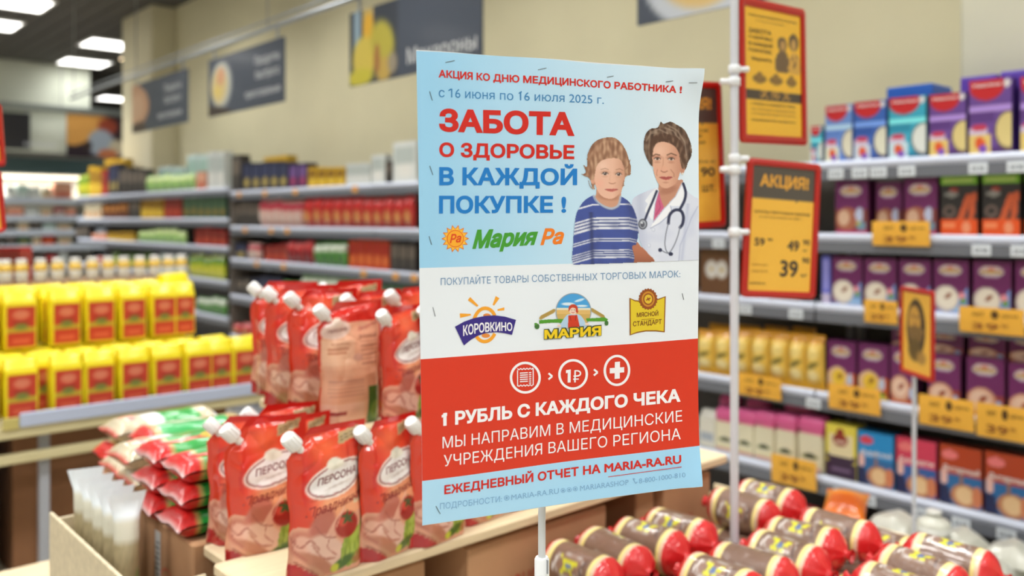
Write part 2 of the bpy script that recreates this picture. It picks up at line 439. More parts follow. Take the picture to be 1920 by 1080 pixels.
# ================================================================== PRODUCT PROTOTYPES (front faces -Y, base z=0)
def root(name):
    o = bpy.data.objects.new(name, None); o.empty_display_size = .03; COL.objects.link(o); return o
def front_panel(w, h, n, m, paint, y, base, z0=.0):
    X, Z = np.meshgrid(np.linspace(0, 1, n), np.linspace(1, 0, m)); p = Paint(X, Z, base); paint(p)
    P = np.stack([(X-.5)*w, np.full(X.shape, y), z0+Z*h], -1); mb = MB(); mb.grid(P, p.C, False, True); return mb
def flat_fn(w, h, y, z0=0.):
    return lambda X, Y: np.stack([(X-.5)*w, np.full(X.shape, y), z0+Y*h], -1)
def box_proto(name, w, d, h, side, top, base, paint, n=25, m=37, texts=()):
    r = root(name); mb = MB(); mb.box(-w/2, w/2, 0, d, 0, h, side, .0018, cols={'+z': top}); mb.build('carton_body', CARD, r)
    f = front_panel(w*.985, h*.985, n, m, paint, -.0006, base, h*.008).build('front_print', CARD, r)
    if texts:
        mb = MB(); fn = flat_fn(w, h, -.0012)
        for (b, x0, y0, x1, y1, c, col, bold, sh) in texts: put_text(mb, b, fn, x0, y0, x1, y1, c, c, col, bold, sh)
        mb.build('printed_text', INK, f)
    return Proto(r, (w, d, h))
def cereal(base, dark, grain, panel, emb=(205, 40, 46)):
    def f(p):
        p.rect(0, 0, 1, .1, dark); p.rect(0, .58, 1, .66, tuple(min(255, c+70) for c in base)); p.rect(0, .42, .6, .58, dark, .6)
        p.ell(.42, .92, .42, .2, emb, 0, .08); p.rect(0, .95, .8, 1, emb)
        p.ell(.93, .3, .32, .26, (90, 70, 60), 0, .1); p.ell(.93, .31, .29, .235, grain, 0, .1); p.ell(.9, .93, .09, .05, (230, 225, 225))
        p.rect(0, .0, .5, .27, panel); p.rect(0, .27, .45, .35, (215, 200, 225)); p.ell(.24, .36, .2, .04, (205, 60, 90)); p.ell(.26, .15, .13, .08, (225, 90, 40)); p.ell(.33, .07, .1, .05, (130, 80, 190))
    return f
KC = {}
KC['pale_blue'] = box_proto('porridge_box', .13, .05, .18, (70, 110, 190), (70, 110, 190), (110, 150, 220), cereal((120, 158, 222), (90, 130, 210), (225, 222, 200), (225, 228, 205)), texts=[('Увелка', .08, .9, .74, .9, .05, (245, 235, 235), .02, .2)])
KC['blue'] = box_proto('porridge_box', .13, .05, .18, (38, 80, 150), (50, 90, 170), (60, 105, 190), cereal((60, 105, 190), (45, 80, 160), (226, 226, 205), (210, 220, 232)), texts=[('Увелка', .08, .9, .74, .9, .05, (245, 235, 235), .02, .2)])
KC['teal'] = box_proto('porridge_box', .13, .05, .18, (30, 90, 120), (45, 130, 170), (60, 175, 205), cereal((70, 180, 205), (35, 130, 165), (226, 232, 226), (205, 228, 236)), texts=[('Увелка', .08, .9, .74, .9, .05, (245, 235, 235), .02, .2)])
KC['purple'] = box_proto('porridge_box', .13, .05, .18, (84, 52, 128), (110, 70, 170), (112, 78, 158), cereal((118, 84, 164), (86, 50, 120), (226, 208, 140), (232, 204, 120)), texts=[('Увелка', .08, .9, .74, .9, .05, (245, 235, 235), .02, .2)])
def shipper(name, col, dark):
    r = root(name); mb = MB(); mb.box(-.09, .09, 0, .16, 0, .12, col, .003); mb.build('carton_body', CARD, r)
    mb = MB(); mb.box(-.085, .085, -.001, 0, .035, .062, dark); mb.build('front_print', CARD, r); return Proto(r, (.18, .16, .12))
KC['ship_blue'] = shipper('shipping_carton', (40, 98, 190), (20, 40, 90)); KC['ship_violet'] = shipper('shipping_carton', (96, 66, 176), (84, 56, 150))
PUR = (112, 36, 98)
def arch(p, cy=.83):
    p.ell(.48, cy-.03, .34, .1, (200, 190, 200), 0, .1); p.ell(.48, cy, .3, .085, (214, 190, 190), 0, .1); p.ell(.48, cy+.0, .1, .055, (215, 130, 110), 0, .2)
    p.rect(.19, cy-.075, .78, cy-.02, (232, 208, 130)); p.rect(.3, cy-.14, .68, cy-.115, (170, 120, 160), .6)
def milk(p):
    p.poly([(.6, 0), (1, 0), (1, .5), (.7, .3)], (120, 160, 220)); p.poly([(.3, 0), (1, 0), (1, .14), (.4, .1)], (150, 195, 232))
    p.rect(0, 0, 1, .04, (150, 170, 215)); arch(p); p.ell(.36, .27, .37, .25, (200, 188, 180), 0, .06); p.ell(.38, .28, .31, .21, (238, 230, 212), 0, .08)
    p.ell(.42, .32, .11, .04, (150, 90, 60), .5, .2); p.ell(.82, .33, .1, .07, (236, 150, 160)); p.ell(.86, .24, .08, .05, (110, 160, 60))
def cup(p):
    p.rect(0, 0, 1, .45, (124, 58, 52)); p.rect(0, 0, 1, .06, (180, 60, 110)); arch(p)
    p.ell(.36, .28, .34, .22, (168, 100, 74), 0, .08); p.ell(.26, .3, .18, .15, (214, 178, 150), 0, .2); p.ell(.74, .36, .12, .14, (190, 200, 226)); p.ell(.8, .15, .14, .09, (110, 150, 170)); p.ell(.72, .2, .06, .04, (180, 180, 60))
def citrus(p):
    p.rect(0, 0, 1, .4, (196, 90, 40)); arch(p); p.ell(.36, .27, .38, .24, (226, 190, 150), 0, .08); p.ell(.4, .3, .24, .16, (236, 200, 60), 0, .15); p.ell(.45, .33, .09, .05, (150, 100, 40), .4, .2)
    p.ell(.8, .28, .1, .12, (190, 205, 226)); p.ell(.8, .08, .12, .04, (110, 160, 60)); p.rect(0, 0, 1, .03, (240, 210, 90))
def apple(p):
    p.rect(0, 0, 1, .38, (150, 62, 56)); arch(p); p.ell(.4, .25, .4, .24, (214, 160, 130), 0, .08); p.ell(.38, .27, .3, .17, (236, 204, 180), 0, .1); p.ell(.44, .29, .12, .05, (160, 84, 60), .4, .2)
    p.ell(.86, .2, .09, .1, (170, 190, 226)); p.rect(0, 0, 1, .03, (214, 110, 60))
for k, f in (('milk', milk), ('cup', cup), ('citrus', citrus), ('apple', apple)):
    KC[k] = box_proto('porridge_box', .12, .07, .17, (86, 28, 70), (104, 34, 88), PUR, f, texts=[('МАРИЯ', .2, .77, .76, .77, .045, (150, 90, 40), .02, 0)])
def noodle(p):
    p.rect(0, .84, 1, 1, (120, 190, 40)); p.rect(.08, .88, .9, .96, (190, 225, 120)); p.rect(0, 0, 1, .26, (228, 84, 26))
    p.ell(.36, .75, .14, .035, (150, 50, 30)); p.ell(.3, .68, .2, .045, (140, 140, 134)); p.poly([(.44, .26), (.62, .26), (.92, .7), (.7, .68)], (200, 90, 50)); p.poly([(.74, .26), (.9, .26), (.98, .7), (.84, .7)], (200, 90, 50))
    p.ell(.24, .4, .17, .1, (120, 100, 90), 0, .2); p.ell(.24, .4, .11, .06, (50, 44, 42), 0, .2); p.ell(.7, .13, .12, .1, (236, 150, 110), 0, .2); p.rect(.08, .12, .4, .2, (240, 140, 90))
KC['noodle'] = box_proto('noodle_box', .14, .07, .2, (34, 32, 32), (110, 180, 40), (40, 38, 38), noodle)
def coffee(p):
    p.rect(0, 0, 1, .3, (60, 38, 66)); p.ell(.5, .38, .5, .12, (60, 38, 66), 0, .1); p.rect(.12, .4, .88, .82, (240, 226, 180)); p.ell(.48, .72, .24, .13, (150, 50, 34), 0, .1); p.ell(.48, .88, .12, .05, (150, 50, 34)); p.ell(.48, .68, .2, .035, (226, 190, 170)); p.rect(.2, .12, .8, .18, (120, 96, 130))
KC['coffee'] = box_proto('cocoa_box', .11, .07, .18, (206, 190, 60), (214, 200, 60), (238, 222, 84), coffee)
def rice(top, lo):
    def f(p):
        p.rect(0, 0, 1, .5, lo); p.ell(.24, .84, .2, .08, (226, 70, 90) if top[2] > 150 else (246, 130, 130)); p.ell(.1, .45, .09, .14, (236, 190, 180)); 
        p.ell(.6, .18, .34, .2, (196, 130, 90), 0, .1); p.ell(.6, .19, .22, .15, (236, 200, 150), 0, .15); p.poly([(0, 0), (.3, 0), (.22, .3), (0, .32)], (30, 40, 84)); p.ell(.9, .2, .12, .18, (214, 130, 90))
        p.poly([(.46, .34), (.56, .34), (.53, .62), (.49, .62)], (150, 110, 90))
    return f
for k, tc, lc, wd in (('rice_blue', (30, 150, 220), (40, 110, 170), 'Индийский'), ('rice_pink', (222, 64, 96), (50, 100, 170), 'Басмати'), ('rice_orange', (186, 66, 24), (40, 110, 170), 'Янтарный')):
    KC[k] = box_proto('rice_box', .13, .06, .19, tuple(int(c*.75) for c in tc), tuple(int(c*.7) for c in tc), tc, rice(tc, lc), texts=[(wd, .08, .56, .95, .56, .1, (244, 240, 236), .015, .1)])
KC['slim'] = box_proto('tea_box', .05, .07, .17, (92, 92, 200), (110, 110, 210), (110, 116, 214), lambda p: (p.rect(0, 0, 1, .2, (200, 190, 220)), p.rect(.2, .3, .8, .9, (150, 150, 226))))
# pillow bag: inflated film, crimped ends
def bag_mesh(w, h, t, paint, base, n=17, m=29, crimp=.07, wr=.003, seed=0, back=None, pw=.5):
    mb = MB(); U, Vv = np.meshgrid(np.linspace(0, 1, n), np.linspace(1, 0, m))
    e = np.clip((Vv)/1, 0, 1); body = np.clip(np.minimum(Vv-crimp, 1-crimp-Vv)/.22, 0, 1)**.55
    T = t/2*np.clip(4*U*(1-U), 0, 1)**pw*np.where(body > 0, body, 0)
    wx = w*(1-.1*np.clip(1-np.abs(Vv-.5)*2, 0, 1)*0 - .06*(body))
    X = (U-.5)*wx; Z = Vv*h
    for k, sg in ((0, -1), (1, 1)):
        nz = np.array([[noise.noise(Vector((X[i, j]*28+seed*7, Z[i, j]*22, k*9+seed))) for j in range(n)] for i in range(m)])*wr
        edge = (np.abs(U-.5) > .49) | (body <= 0)
        D = sg*(T+.0006)+np.where(edge, 0, nz)+np.where(body <= 0, np.sin(U*40+seed)*.0012, 0)
        p = Paint(U, Vv, base); (paint if sg < 0 else (back or paint))(p)
        mb.grid(np.stack([X, D, Z], -1), p.C, True, sg < 0)
    return mb
def bag_proto(name, w, h, t, paint, base, mtl=BAGF, part='bag_film', **k):
    r = root(name); mb = bag_mesh(w, h, t, paint, base, **k); mb.build(part, mtl, r); return Proto(r, (w, t, h))
KC['pasta'] = bag_proto('pasta_bag', .12, .21, .06, lambda p: (p.rect(0, .16, 1, .84, (226, 186, 76)), p.rect(0, .84, 1, 1, (214, 150, 20)), p.rect(0, 0, 1, .14, (246, 186, 20)), p.ell(.5, .45, .32, .05, (120, 110, 50), .15, .3), p.ell(.5, .66, .3, .12, (240, 214, 130), 0, .4), p.ell(.5, .27, .3, .1, (244, 226, 160), 0, .4)), (232, 176, 30))
# paper packs with a folded top (flour, sugar)
def fold_pack(name, w, d, h, body, top, label, part_label=None, texts=(), soft=.004, puff=False):
    r = root(name); mb = MB()
    prof = []
    n = 9
    def ring(z, sx, sy, off=0):
        R = []
        for (cx, cy, a0) in ((1, 1, 0), (-1, 1, 90), (-1, -1, 180), (1, -1, 270)):
            for k in range(4):
                a = math.radians(a0+30*k); rr = .012
                R.append((cx*(w/2*sx-rr)+rr*math.cos(a), d/2+off+cy*(d/2*sy-rr)+rr*math.sin(a), z))
        return R
    rings = [ring(0, .96, .94), ring(.006, 1, 1), ring(h*.3, 1.02, 1.03), ring(h*.6, 1.02, 1.03), ring(h*.76, 1, 1), ring(h*.8, .99, .99), ring(h*.88, .98, .74), ring(h*.93, 1.0, .6), ring(h*.985, 1.02, .5), ring(h, .98, .4)]
    if puff: rings[4:] = [ring(h*.72, .93, .9), ring(h*.75, 1.03, 1.0), ring(h*.84, 1.06, 1.02), ring(h*.92, 1.04, .98), ring(h*.975, .94, .84), ring(h, .8, .6)]
    V = []; C = []
    for i, R in enumerate(rings):
        for (x, y, z) in R:
            q = noise.noise(Vector((x*40, y*40, z*30)))*soft*(1.6 if i > 4 else .7); V.append((x+q, y+q*.7, z+(q if i > 4 else 0))); C.append(top if i >= 4 else body)
    K = 16; Fc = [tuple(range(K))[::-1], tuple(range((len(rings)-1)*K, len(rings)*K))]
    for i in range(len(rings)-1):
        for k in range(K): k2 = (k+1) % K; Fc.append((i*K+k, i*K+k2, (i+1)*K+k2, (i+1)*K+k))
    mb.add(V, Fc, np.array(C, float), True); mb.build('paper_body', mat('waxed_paper', .35, coat=.3, bump=.2, bscale=30), r)
    X, Z = np.meshgrid(np.linspace(0, 1, 17), np.linspace(1, 0, 21)); p = Paint(X, Z, body); label(p)
    P = np.stack([(X-.5)*w*.9, -.0035+np.zeros(X.shape), h*.02+Z*h*(.66 if puff else .74)], -1); mb = MB(); mb.grid(P, p.C, False, True)
    mb.box(-w*.45, w*.45, -.0034, .012, h*.02, h*(.68 if puff else .76), body); f = mb.build('front_print', CARD, r)
    return Proto(r, (w, d, h))
YEL = (244, 226, 32)
def ylab(p):
    p.rect(.06, .03, .94, .97, (196, 60, 40)); p.ell(.5, .78, .28, .1, (222, 130, 100), 0, .4); p.rect(.06, .36, .94, .47, (190, 170, 50)); p.ell(.5, .5, .24, .07, (120, 130, 60), 0, .4); p.rect(.2, .14, .8, .22, (222, 100, 70)); p.rect(.2, .6, .8, .64, (150, 40, 34))
KC['flour'] = fold_pack('flour_pack', .088, .068, .19, YEL, YEL, ylab)
def clab(p):
    p.ell(.5, .38, .36, .06, (110, 120, 60), 0, .4); p.ell(.5, .4, .22, .08, (60, 70, 50), 0, .5); p.rect(0, .04, 1, .08, (214, 110, 140)); p.rect(.1, .12, .9, .16, (220, 210, 150))
KC['cream'] = fold_pack('sugar_pack', .1, .07, .21, (232, 226, 196), (232, 100, 158), clab, puff=True)
KC['wheat'] = fold_pack('flour_pack', .1, .07, .2, (226, 224, 210), (228, 226, 214), lambda p: (p.rect(.1, .2, .9, .5, (170, 180, 190)),))
# white cushion bags (lowest shelf, floor bin)
KC['salt'] = bag_proto('salt_bag', .14, .1, .08, lambda p: (p.ell(.5, .5, .3, .2, (196, 196, 182), 0, .5),), (204, 204, 190), wr=.008, crimp=.03)
# generic coloured packets for the blurred far shelves
def gbox(cols):
    c0, c1, c2 = cols
    def f(p): p.rect(.1, .5, .9, .85, c1); p.ell(.5, .28, .34, .18, c2, 0, .3)
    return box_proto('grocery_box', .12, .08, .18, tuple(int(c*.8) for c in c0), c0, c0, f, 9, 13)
def gbag(cols, wr=.006):
    c0, c1, c2 = cols
    def f(p): p.rect(0, .6, 1, .88, c1); p.ell(.5, .35, .36, .2, c2, 0, .4)
    return bag_proto('grocery_bag', .12, .18, .07, f, c0, n=11, m=15, wr=wr)
def gbottle(cols):
    c0, c1, c2 = cols
    r = root('grocery_bottle'); mb = MB()
    mb.lathe([(.026, 0), (.03, .004), (.03, .11), (.026, .125), (.012, .145), (.012, .16)], c0, 12); mb.build('bottle_body', PLAST, r)
    mb = MB(); mb.lathe([(.0305, .03), (.0305, .09)], c1, 12); mb.build('bottle_label', CARD, r)
    mb = MB(); mb.lathe([(.014, .158), (.014, .178), (.011, .18)], c2, 10); mb.build('bottle_cap', PLAST, r)
    return Proto(r, (.061, .061, .18))
# ------------------------------------------------------------------ put a product on a shelf of the wall run
def shelf_put(pr, pxL, pxR, ytop, z, label, cat, group=None, dx=.03, yaw=0, hs=None, ds=1):
    X = XS+dx; yl = at_X(pxL, 400, X).y; yr = at_X(pxR, 400, X).y; pm = (pxL+pxR)/2
    h = at_X(pm, ytop, X).z-z if hs is None else hs
    wdt = (yl-yr)*.985; W, D, H = pr.dims
    d = min(D*ds, XB-.06-X) if 'bottle' not in pr.root.name else wdt
    ym = (yl+yr)/2; lv = RZ if ym < 2.75 else (MZ if ym < 6.58 else FZ); up_ = [q for q in lv if q > z+.05]
    if up_: h = min(h, up_[0]-.032-z)
    return pr.put((X, (yl+yr)/2, z+.0005), label, cat, group, -math.pi/2+yaw, (wdt/W, d/D, h/H))
def shelf_row(pr, spans, ytop, z, labf, cat, group, **k):
    n = len(spans)
    for i, (a, b) in enumerate(spans):
        yt = ytop[i] if isinstance(ytop, (list, tuple)) else ytop
        shelf_put(pr, a, b, yt, z, labf(i, n), cat, group, **k)
G = 'porridge boxes on the top shelf'
for key, a, b, yt, lb in (('pale_blue', 1547, 1598, 197, 'pale blue porridge box with red crest, leftmost on the top shelf'),
        ('blue', 1601, 1662, 189, 'deep blue porridge box with red crest, second on the top shelf'),
        ('teal', 1666, 1737, 181, 'teal porridge box with white grain picture in front of blue carton'),
        ('purple', 1742, 1812, 175, 'purple porridge box with yellow grain circle, left of the taller one'),
        ('purple', 1816, 1898, 148, 'tall purple porridge box below the violet carton on top shelf'),
        ('purple', 1912, 2000, 140, 'purple porridge box cut by the right edge of the photo')):
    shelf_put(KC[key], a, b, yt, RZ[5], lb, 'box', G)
shelf_put(KC['teal'], 1520, 1542, 236, RZ[5], 'small teal packet at left end of the porridge box row', 'box')
def raised(pr, pxL, pxR, ytop, ybot, label, cat, dx, ds=1, group=None):
    X = XS+dx; yl = at_X(pxL, 400, X).y; yr = at_X(pxR, 400, X).y; pm = (pxL+pxR)/2
    z1 = at_X(pm, ytop, X).z; z0 = at_X(pm, ybot, X).z; W, D, H = pr.dims
    return pr.put((X, (yl+yr)/2, z0), label, cat, group, -math.pi/2, ((yl-yr)/W, ds*min(D, XB-.02-X)/D, (z1-z0)/H))
raised(KC['ship_blue'], 1662, 1748, 160, 293, 'blue shipping carton standing behind the teal porridge box', 'carton', .09)
raised(KC['ship_violet'], 1800, 1868, 142, 289, 'small violet shipping carton behind the tall purple porridge box', 'carton', .09)
raised(KC['ship_violet'], 1875, 1990, 128, 288, 'large violet shipping carton at the right edge of top shelf', 'carton', .09)
# second shelf
G = 'chocolate porridge boxes on the second shelf'
for i, (a, b, yt) in enumerate(((1566, 1628, 338), (1642, 1692, 341), (1695, 1758, 334))):
    shelf_put(KC['cup'], a, b, yt, RZ[4], ['purple chocolate porridge box at the left end of second shelf', 'purple chocolate porridge box behind the left half of yellow tag', 'purple chocolate porridge box touching the black noodle box'][i], 'box', G, dx=.03 if i != 1 else .05)
G = 'black noodle boxes on the second shelf'
shelf_put(KC['noodle'], 1763, 1834, 328, RZ[4], 'black noodle box with lime top and orange base, left one', 'box', G)
shelf_put(KC['noodle'], 1841, 1914, 325, RZ[4], 'black noodle box with lime top and orange base, right one', 'box', G)
shelf_put(KC['noodle'], 1921, 1990, 322, RZ[4], 'black noodle box cut by the right edge of photo', 'box', G)
# third shelf
G = 'milk porridge boxes on the third shelf'
sp = [(1560, 1617), (1620, 1681), (1685, 1746), (1750, 1817), (1824, 1897), (1903, 1975)]
shelf_row(KC['milk'], sp, [481, 484, 486, 487, 489, 489], RZ[3], lambda i, n: ['purple milk porridge box beside the slim blue box, third shelf', 'purple milk porridge box above a yellow tag, second on third shelf', 'purple milk porridge box above the small orange sign', 'purple milk porridge box just right of the small orange sign', 'purple milk porridge box over the wide yellow tag, third shelf', 'purple milk porridge box cut by photo edge, third shelf'][i], 'box', G)
shelf_put(KC['slim'], 1541, 1557, 479, RZ[3], 'slim blue violet box at the left end of third shelf', 'box')
def brownf(p): p.ell(.4, .55, .22, .2, (222, 220, 214), 0, .3); p.ell(.75, .55, .2, .2, (222, 220, 214), 0, .3); p.ell(.4, .55, .05, .05, (200, 170, 60)); p.ell(.75, .55, .05, .05, (200, 170, 60))
KC['brown'] = box_proto('tea_box', .16, .09, .2, (70, 50, 36), (60, 44, 34), (104, 70, 46), brownf)
shelf_put(KC['brown'], 1312, 1368, 466, RZ[3], 'brown tea box with two white flowers left of the pole', 'box')
shelf_put(KC['brown'], 1440, 1500, 470, RZ[3], 'brown tea box hidden behind the lower orange sign', 'box')
# fourth shelf: pasta bags and porridge boxes stacked two high
G = 'yellow pasta bags on the fourth shelf'
sp = [(1309, 1345), (1342, 1378), (1376, 1412), (1410, 1447), (1445, 1482), (1480, 1516), (1513, 1548)]
shelf_row(KC['pasta'], sp, [618, 618, 617, 619, 622, 625, 628], RZ[2], lambda i, n: 'yellow see-through pasta bag, %s on the fourth shelf' % nth(i, n), 'bag', G)
for i in range(4): shelf_put(KC['pasta'], 1330+i*52, 1374+i*52, 608+i*2, RZ[2], 'yellow pasta bag in the back row, %s' % nth(i, 4), 'bag', 'yellow pasta bags in back row', dx=.13)
G = 'flavoured porridge boxes on the fourth shelf'
for i, (k, a, b, yt) in enumerate((('citrus', 1551, 1605, 640), ('citrus', 1609, 1666, 646), ('apple', 1669, 1716, 650), ('apple', 1740, 1801, 665), ('apple', 1812, 1884, 672), ('apple', 1890, 1965, 684))):
    shelf_put(KC[k], a, b, yt, RZ[2], ['porridge box with yellow fruit plate beside the pasta bags', 'porridge box with yellow fruit plate, second from pasta bags', 'porridge box with red plate left of the small sign pole', 'porridge box with red plate right of the small orange sign', 'porridge box with red plate over two yellow tags', 'porridge box with red plate cut by the photo edge'][i], 'box', G)
for i, (a, b) in enumerate(((1672, 1730), (1738, 1806), (1816, 1886), (1892, 1970))):
    raised(KC['apple'], a, b, 618+i*5, 660+i*8, 'purple porridge box lying in the upper back layer, %s' % nth(i, 4), 'box', .075, group='porridge boxes stacked behind')
# fifth shelf
G = 'cream sugar packs with pink tops'
sp = [(1341, 1381), (1379, 1415), (1414, 1452), (1454, 1492), (1496, 1543)]
shelf_row(KC['cream'], sp, [766, 769, 772, 777, 782], RZ[1], lambda i, n: 'cream sugar pack with pink folded top, %s in front row' % nth(i, n), 'pack', G)
for i, (a, b) in enumerate(((1348, 1378), (1398, 1432), (1470, 1516))): shelf_put(KC['cream'], a, b, 742+i*7, RZ[1], 'cream sugar pack with pink top in back row, %s' % nth(i, 3), 'pack', 'pink topped packs in back row', dx=.12)
shelf_put(KC['wheat'], 1310, 1343, 770, RZ[1], 'white paper flour pack at poster edge, fifth shelf', 'pack')
shelf_put(KC['coffee'], 1548, 1606, 797, RZ[1], 'yellow cocoa box with red brown crest and dark base', 'box')
for k, a, b, yt, lb in (('rice_blue', 1608, 1676, 812, 'bright blue rice box beside the yellow cocoa box'), ('rice_pink', 1680, 1756, 824, 'pink rice box behind the thin sign pole'), ('rice_orange', 1761, 1842, 838, 'orange brown rice box right of the pink one'), ('rice_orange', 1846, 1935, 852, 'orange brown rice box cut by the right photo edge')):
    shelf_put(KC[k], a, b, yt, RZ[1], lb, 'box', 'rice boxes on the fifth shelf')
# lowest shelves, red packets and orange packet
KC['gred'] = gbag(((150, 26, 40), (190, 60, 60), (120, 30, 40))); 
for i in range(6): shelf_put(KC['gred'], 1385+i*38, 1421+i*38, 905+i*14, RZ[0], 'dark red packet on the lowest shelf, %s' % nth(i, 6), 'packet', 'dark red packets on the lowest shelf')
KC['gora'] = gbag(((226, 116, 30), (236, 150, 60), (200, 90, 30)))
p = at_X(1570, 975, 2.7)
def wbin():
    t = thing('wooden_bin', (2.5, .83, 0), 'low pale wooden floor bin holding white salt bags', 'bin')
    for nm, b in (('front_board', (-.3, -.28, -.55, .55, .05, .46)), ('rear_board', (.28, .3, -.55, .55, .05, .46)), ('side_board', (-.28, .28, -.55, -.53, .05, .49)), ('side_board', (-.28, .28, .53, .55, .05, .49)), ('bottom_board', (-.28, .28, -.53, .53, .35, .37))):
        mb = MB(); mb.box(*b, (206, 190, 160), .003); mb.build(nm, WOOD, t)
    for sx in (-1, 1):
        for sy in (-1, 1):
            mb = MB(); mb.box(sx*.27-.02, sx*.27+.02, sy*.5-.02, sy*.5+.02, 0, .35, (190, 172, 140), .003); mb.build('leg', WOOD, t)
wbin()
k = 0
for lay in range(2):
    for i in range(3):
        for j in range(5):
            lb = 'white salt bag, %s layer, %s row, %s from near end' % (['lower', 'upper'][lay], ['front', 'middle', 'back'][i], ORD[j])
            x = 2.31+i*.185; y = .50+j*.175+lay*.06
            KC['salt'].put((x, y+.0, .432+lay*.085), lb, 'bag', 'white salt bags in the floor bin', rz=random.uniform(-.3, .3)+math.pi/2, rx=math.pi/2, scale=(1, 1.25, 1.4))
            k += 1
KC['gora'].put((2.60, 1.36, .555), 'orange packet leaning at the far end of the salt bin', 'packet', None, rz=-1.2, rx=-1.35, scale=(1.1, 1, 1))
KC['tube'] = gbottle(((214, 214, 200), (200, 200, 190), (222, 222, 214)))
KC['tube'].put((2.6, 1.08, .565), 'white plastic tub standing upright on the salt bags', 'tub', None, scale=(1.5, 1.5, .5))
# hidden stretch behind the poster: a few packets so that it is stocked from other sides
KC['gpink'] = gbag(((206, 160, 150), (170, 40, 60), (220, 200, 190)))
KC['grd'] = gbag(((176, 34, 34), (190, 40, 40), (214, 150, 90)))
KC['ggrn'] = gbag(((90, 150, 70), (200, 210, 190), (60, 120, 60)))
KC['gnavy'] = gbox(((40, 46, 72), (60, 66, 96), (180, 160, 90)))
KC['gdark'] = gbox(((60, 56, 56), (120, 110, 100), (80, 76, 70)))
KC['gyel'] = gbox(((222, 178, 40), (150, 110, 40), (236, 200, 80)))
KC['gwht'] = gbox(((226, 230, 226), (190, 200, 196), (236, 236, 230)))
KC['gpal'] = gbox(((206, 224, 222), (170, 200, 190), (226, 236, 230)))
KC['glime'] = gbag(((170, 210, 130), (206, 226, 150), (140, 190, 110)))
KC['gteal'] = gbox(((60, 92, 78), (90, 120, 90), (150, 130, 60)))
KC['gbrn'] = gbox(((120, 70, 44), (180, 120, 60), (90, 50, 40)))
KC['gsal'] = gbox(((226, 150, 120), (236, 180, 150), (214, 120, 100)))
KC['gylg'] = gbag(((190, 200, 50), (110, 150, 50), (220, 214, 80)))
KC['gredbox'] = gbox(((170, 40, 40), (150, 60, 50), (200, 90, 60)))
KC['gorabox'] = gbox(((206, 76, 40), (180, 50, 36), (226, 120, 60)))
KC['gvio'] = gbox(((60, 48, 90), (120, 90, 150), (170, 70, 110)))
KC['gcream'] = gbox(((226, 214, 186), (200, 190, 160), (214, 150, 90)))
KC['bgreen'] = gbottle(((90, 120, 40), (190, 200, 60), (60, 90, 40)))
KC['bwhite'] = gbottle(((222, 222, 218), (226, 190, 90), (214, 150, 70)))
CATN = {'grocery_bag': 'packet', 'grocery_box': 'box', 'grocery_bottle': 'bottle'}
NM = {'gpink': 'pink and cream packet', 'grd': 'red foil packet', 'ggrn': 'green and white packet', 'gnavy': 'navy blue box', 'gdark': 'dark grey box', 'gyel': 'golden yellow box', 'gwht': 'white box', 'gpal': 'pale mint box', 'glime': 'lime green packet', 'gteal': 'dark green box', 'gbrn': 'brown box', 'gsal': 'salmon pink box', 'gylg': 'yellow green packet', 'gredbox': 'red box', 'gorabox': 'orange red box', 'gvio': 'violet box', 'gcream': 'cream box', 'bgreen': 'green bottle', 'bwhite': 'white bottle', 'gred': 'dark red packet'}
def run(key, x0, x1, n, yt, z, where, dx=.03, jit=3):
    if key[0] == 'b': dx = .08
    pr = KC[key]; st = (x1-x0)/n; kind = pr.root.name.split('.')[0]
    for i in range(n):
        lb = '%s, %s %s' % (NM[key], nth(i, n) if n > 1 else 'standing alone', where)
        shelf_put(pr, x0+i*st+.4, x0+(i+1)*st-.4, yt+random.uniform(-jit, jit), z, lb, CATN.get(kind, 'packet'), '%s %s' % (NM[key], where) if n > 1 else None, dx=dx)
A, B_, C_, D_, E_ = 'on the top shelf left of the poster', 'on the second shelf left of the poster', 'on the third shelf left of the poster', 'on the fourth shelf left of the poster', 'on the lowest shelf left of the poster'
run('gdark', 434, 452, 1, 290, MZ[5], A); run('gnavy', 454, 540, 5, 306, MZ[5], A); run('gvio', 541, 576, 2, 306, MZ[5], A); run('gyel', 577, 647, 4, 314, MZ[5], A, jit=1)
run('gwht', 649, 694, 4, 306, MZ[5], A, jit=1); run('gwht', 696, 722, 1, 290, MZ[5], 'beside the small dark box on the top shelf'); run('gdark', 723, 733, 1, 300, MZ[5], 'beside the large white box on the top shelf')
run('gwht', 736, 782, 1, 264, MZ[5], 'the largest, at the left edge of the poster')
run('gyel', 494, 540, 1, 294, MZ[5], 'in the back row above the navy boxes', dx=.16)
run('gdark', 440, 488, 4, 376, MZ[4], B_); run('gpink', 490, 570, 6, 374, MZ[4], B_); run('grd', 572, 780, 11, 368, MZ[4], B_)
run('gnavy', 440, 463, 1, 455, MZ[3], C_); run('gpink', 466, 492, 1, 455, MZ[3], C_); run('gredbox', 496, 540, 3, 458, MZ[3], C_); run('gred', 541, 590, 3, 452, MZ[3], C_); run('ggrn', 592, 652, 4, 456, MZ[3], C_)
run('gorabox', 654, 730, 5, 448, MZ[3], C_); run('gdark', 732, 780, 3, 455, MZ[3], C_)
run('gdark', 442, 470, 2, 520, MZ[2], D_); run('gnavy', 472, 528, 4, 520, MZ[2], D_); run('ggrn', 531, 690, 9, 520, MZ[2], D_, jit=8); run('gteal', 692, 780, 5, 530, MZ[2], D_)
run('grd', 440, 560, 7, 605, MZ[1], E_); run('gnavy', 564, 780, 9, 610, MZ[1], E_)
H = 'in the stretch hidden behind the poster'
run('grd', 800, 1090, 9, 372, 1.44, H); run('gnavy', 800, 1090, 8, 320, 1.71, H); run('gorabox', 800, 1030, 6, 460, 1.19, H); run('ggrn', 800, 1030, 6, 530, .91, H); 
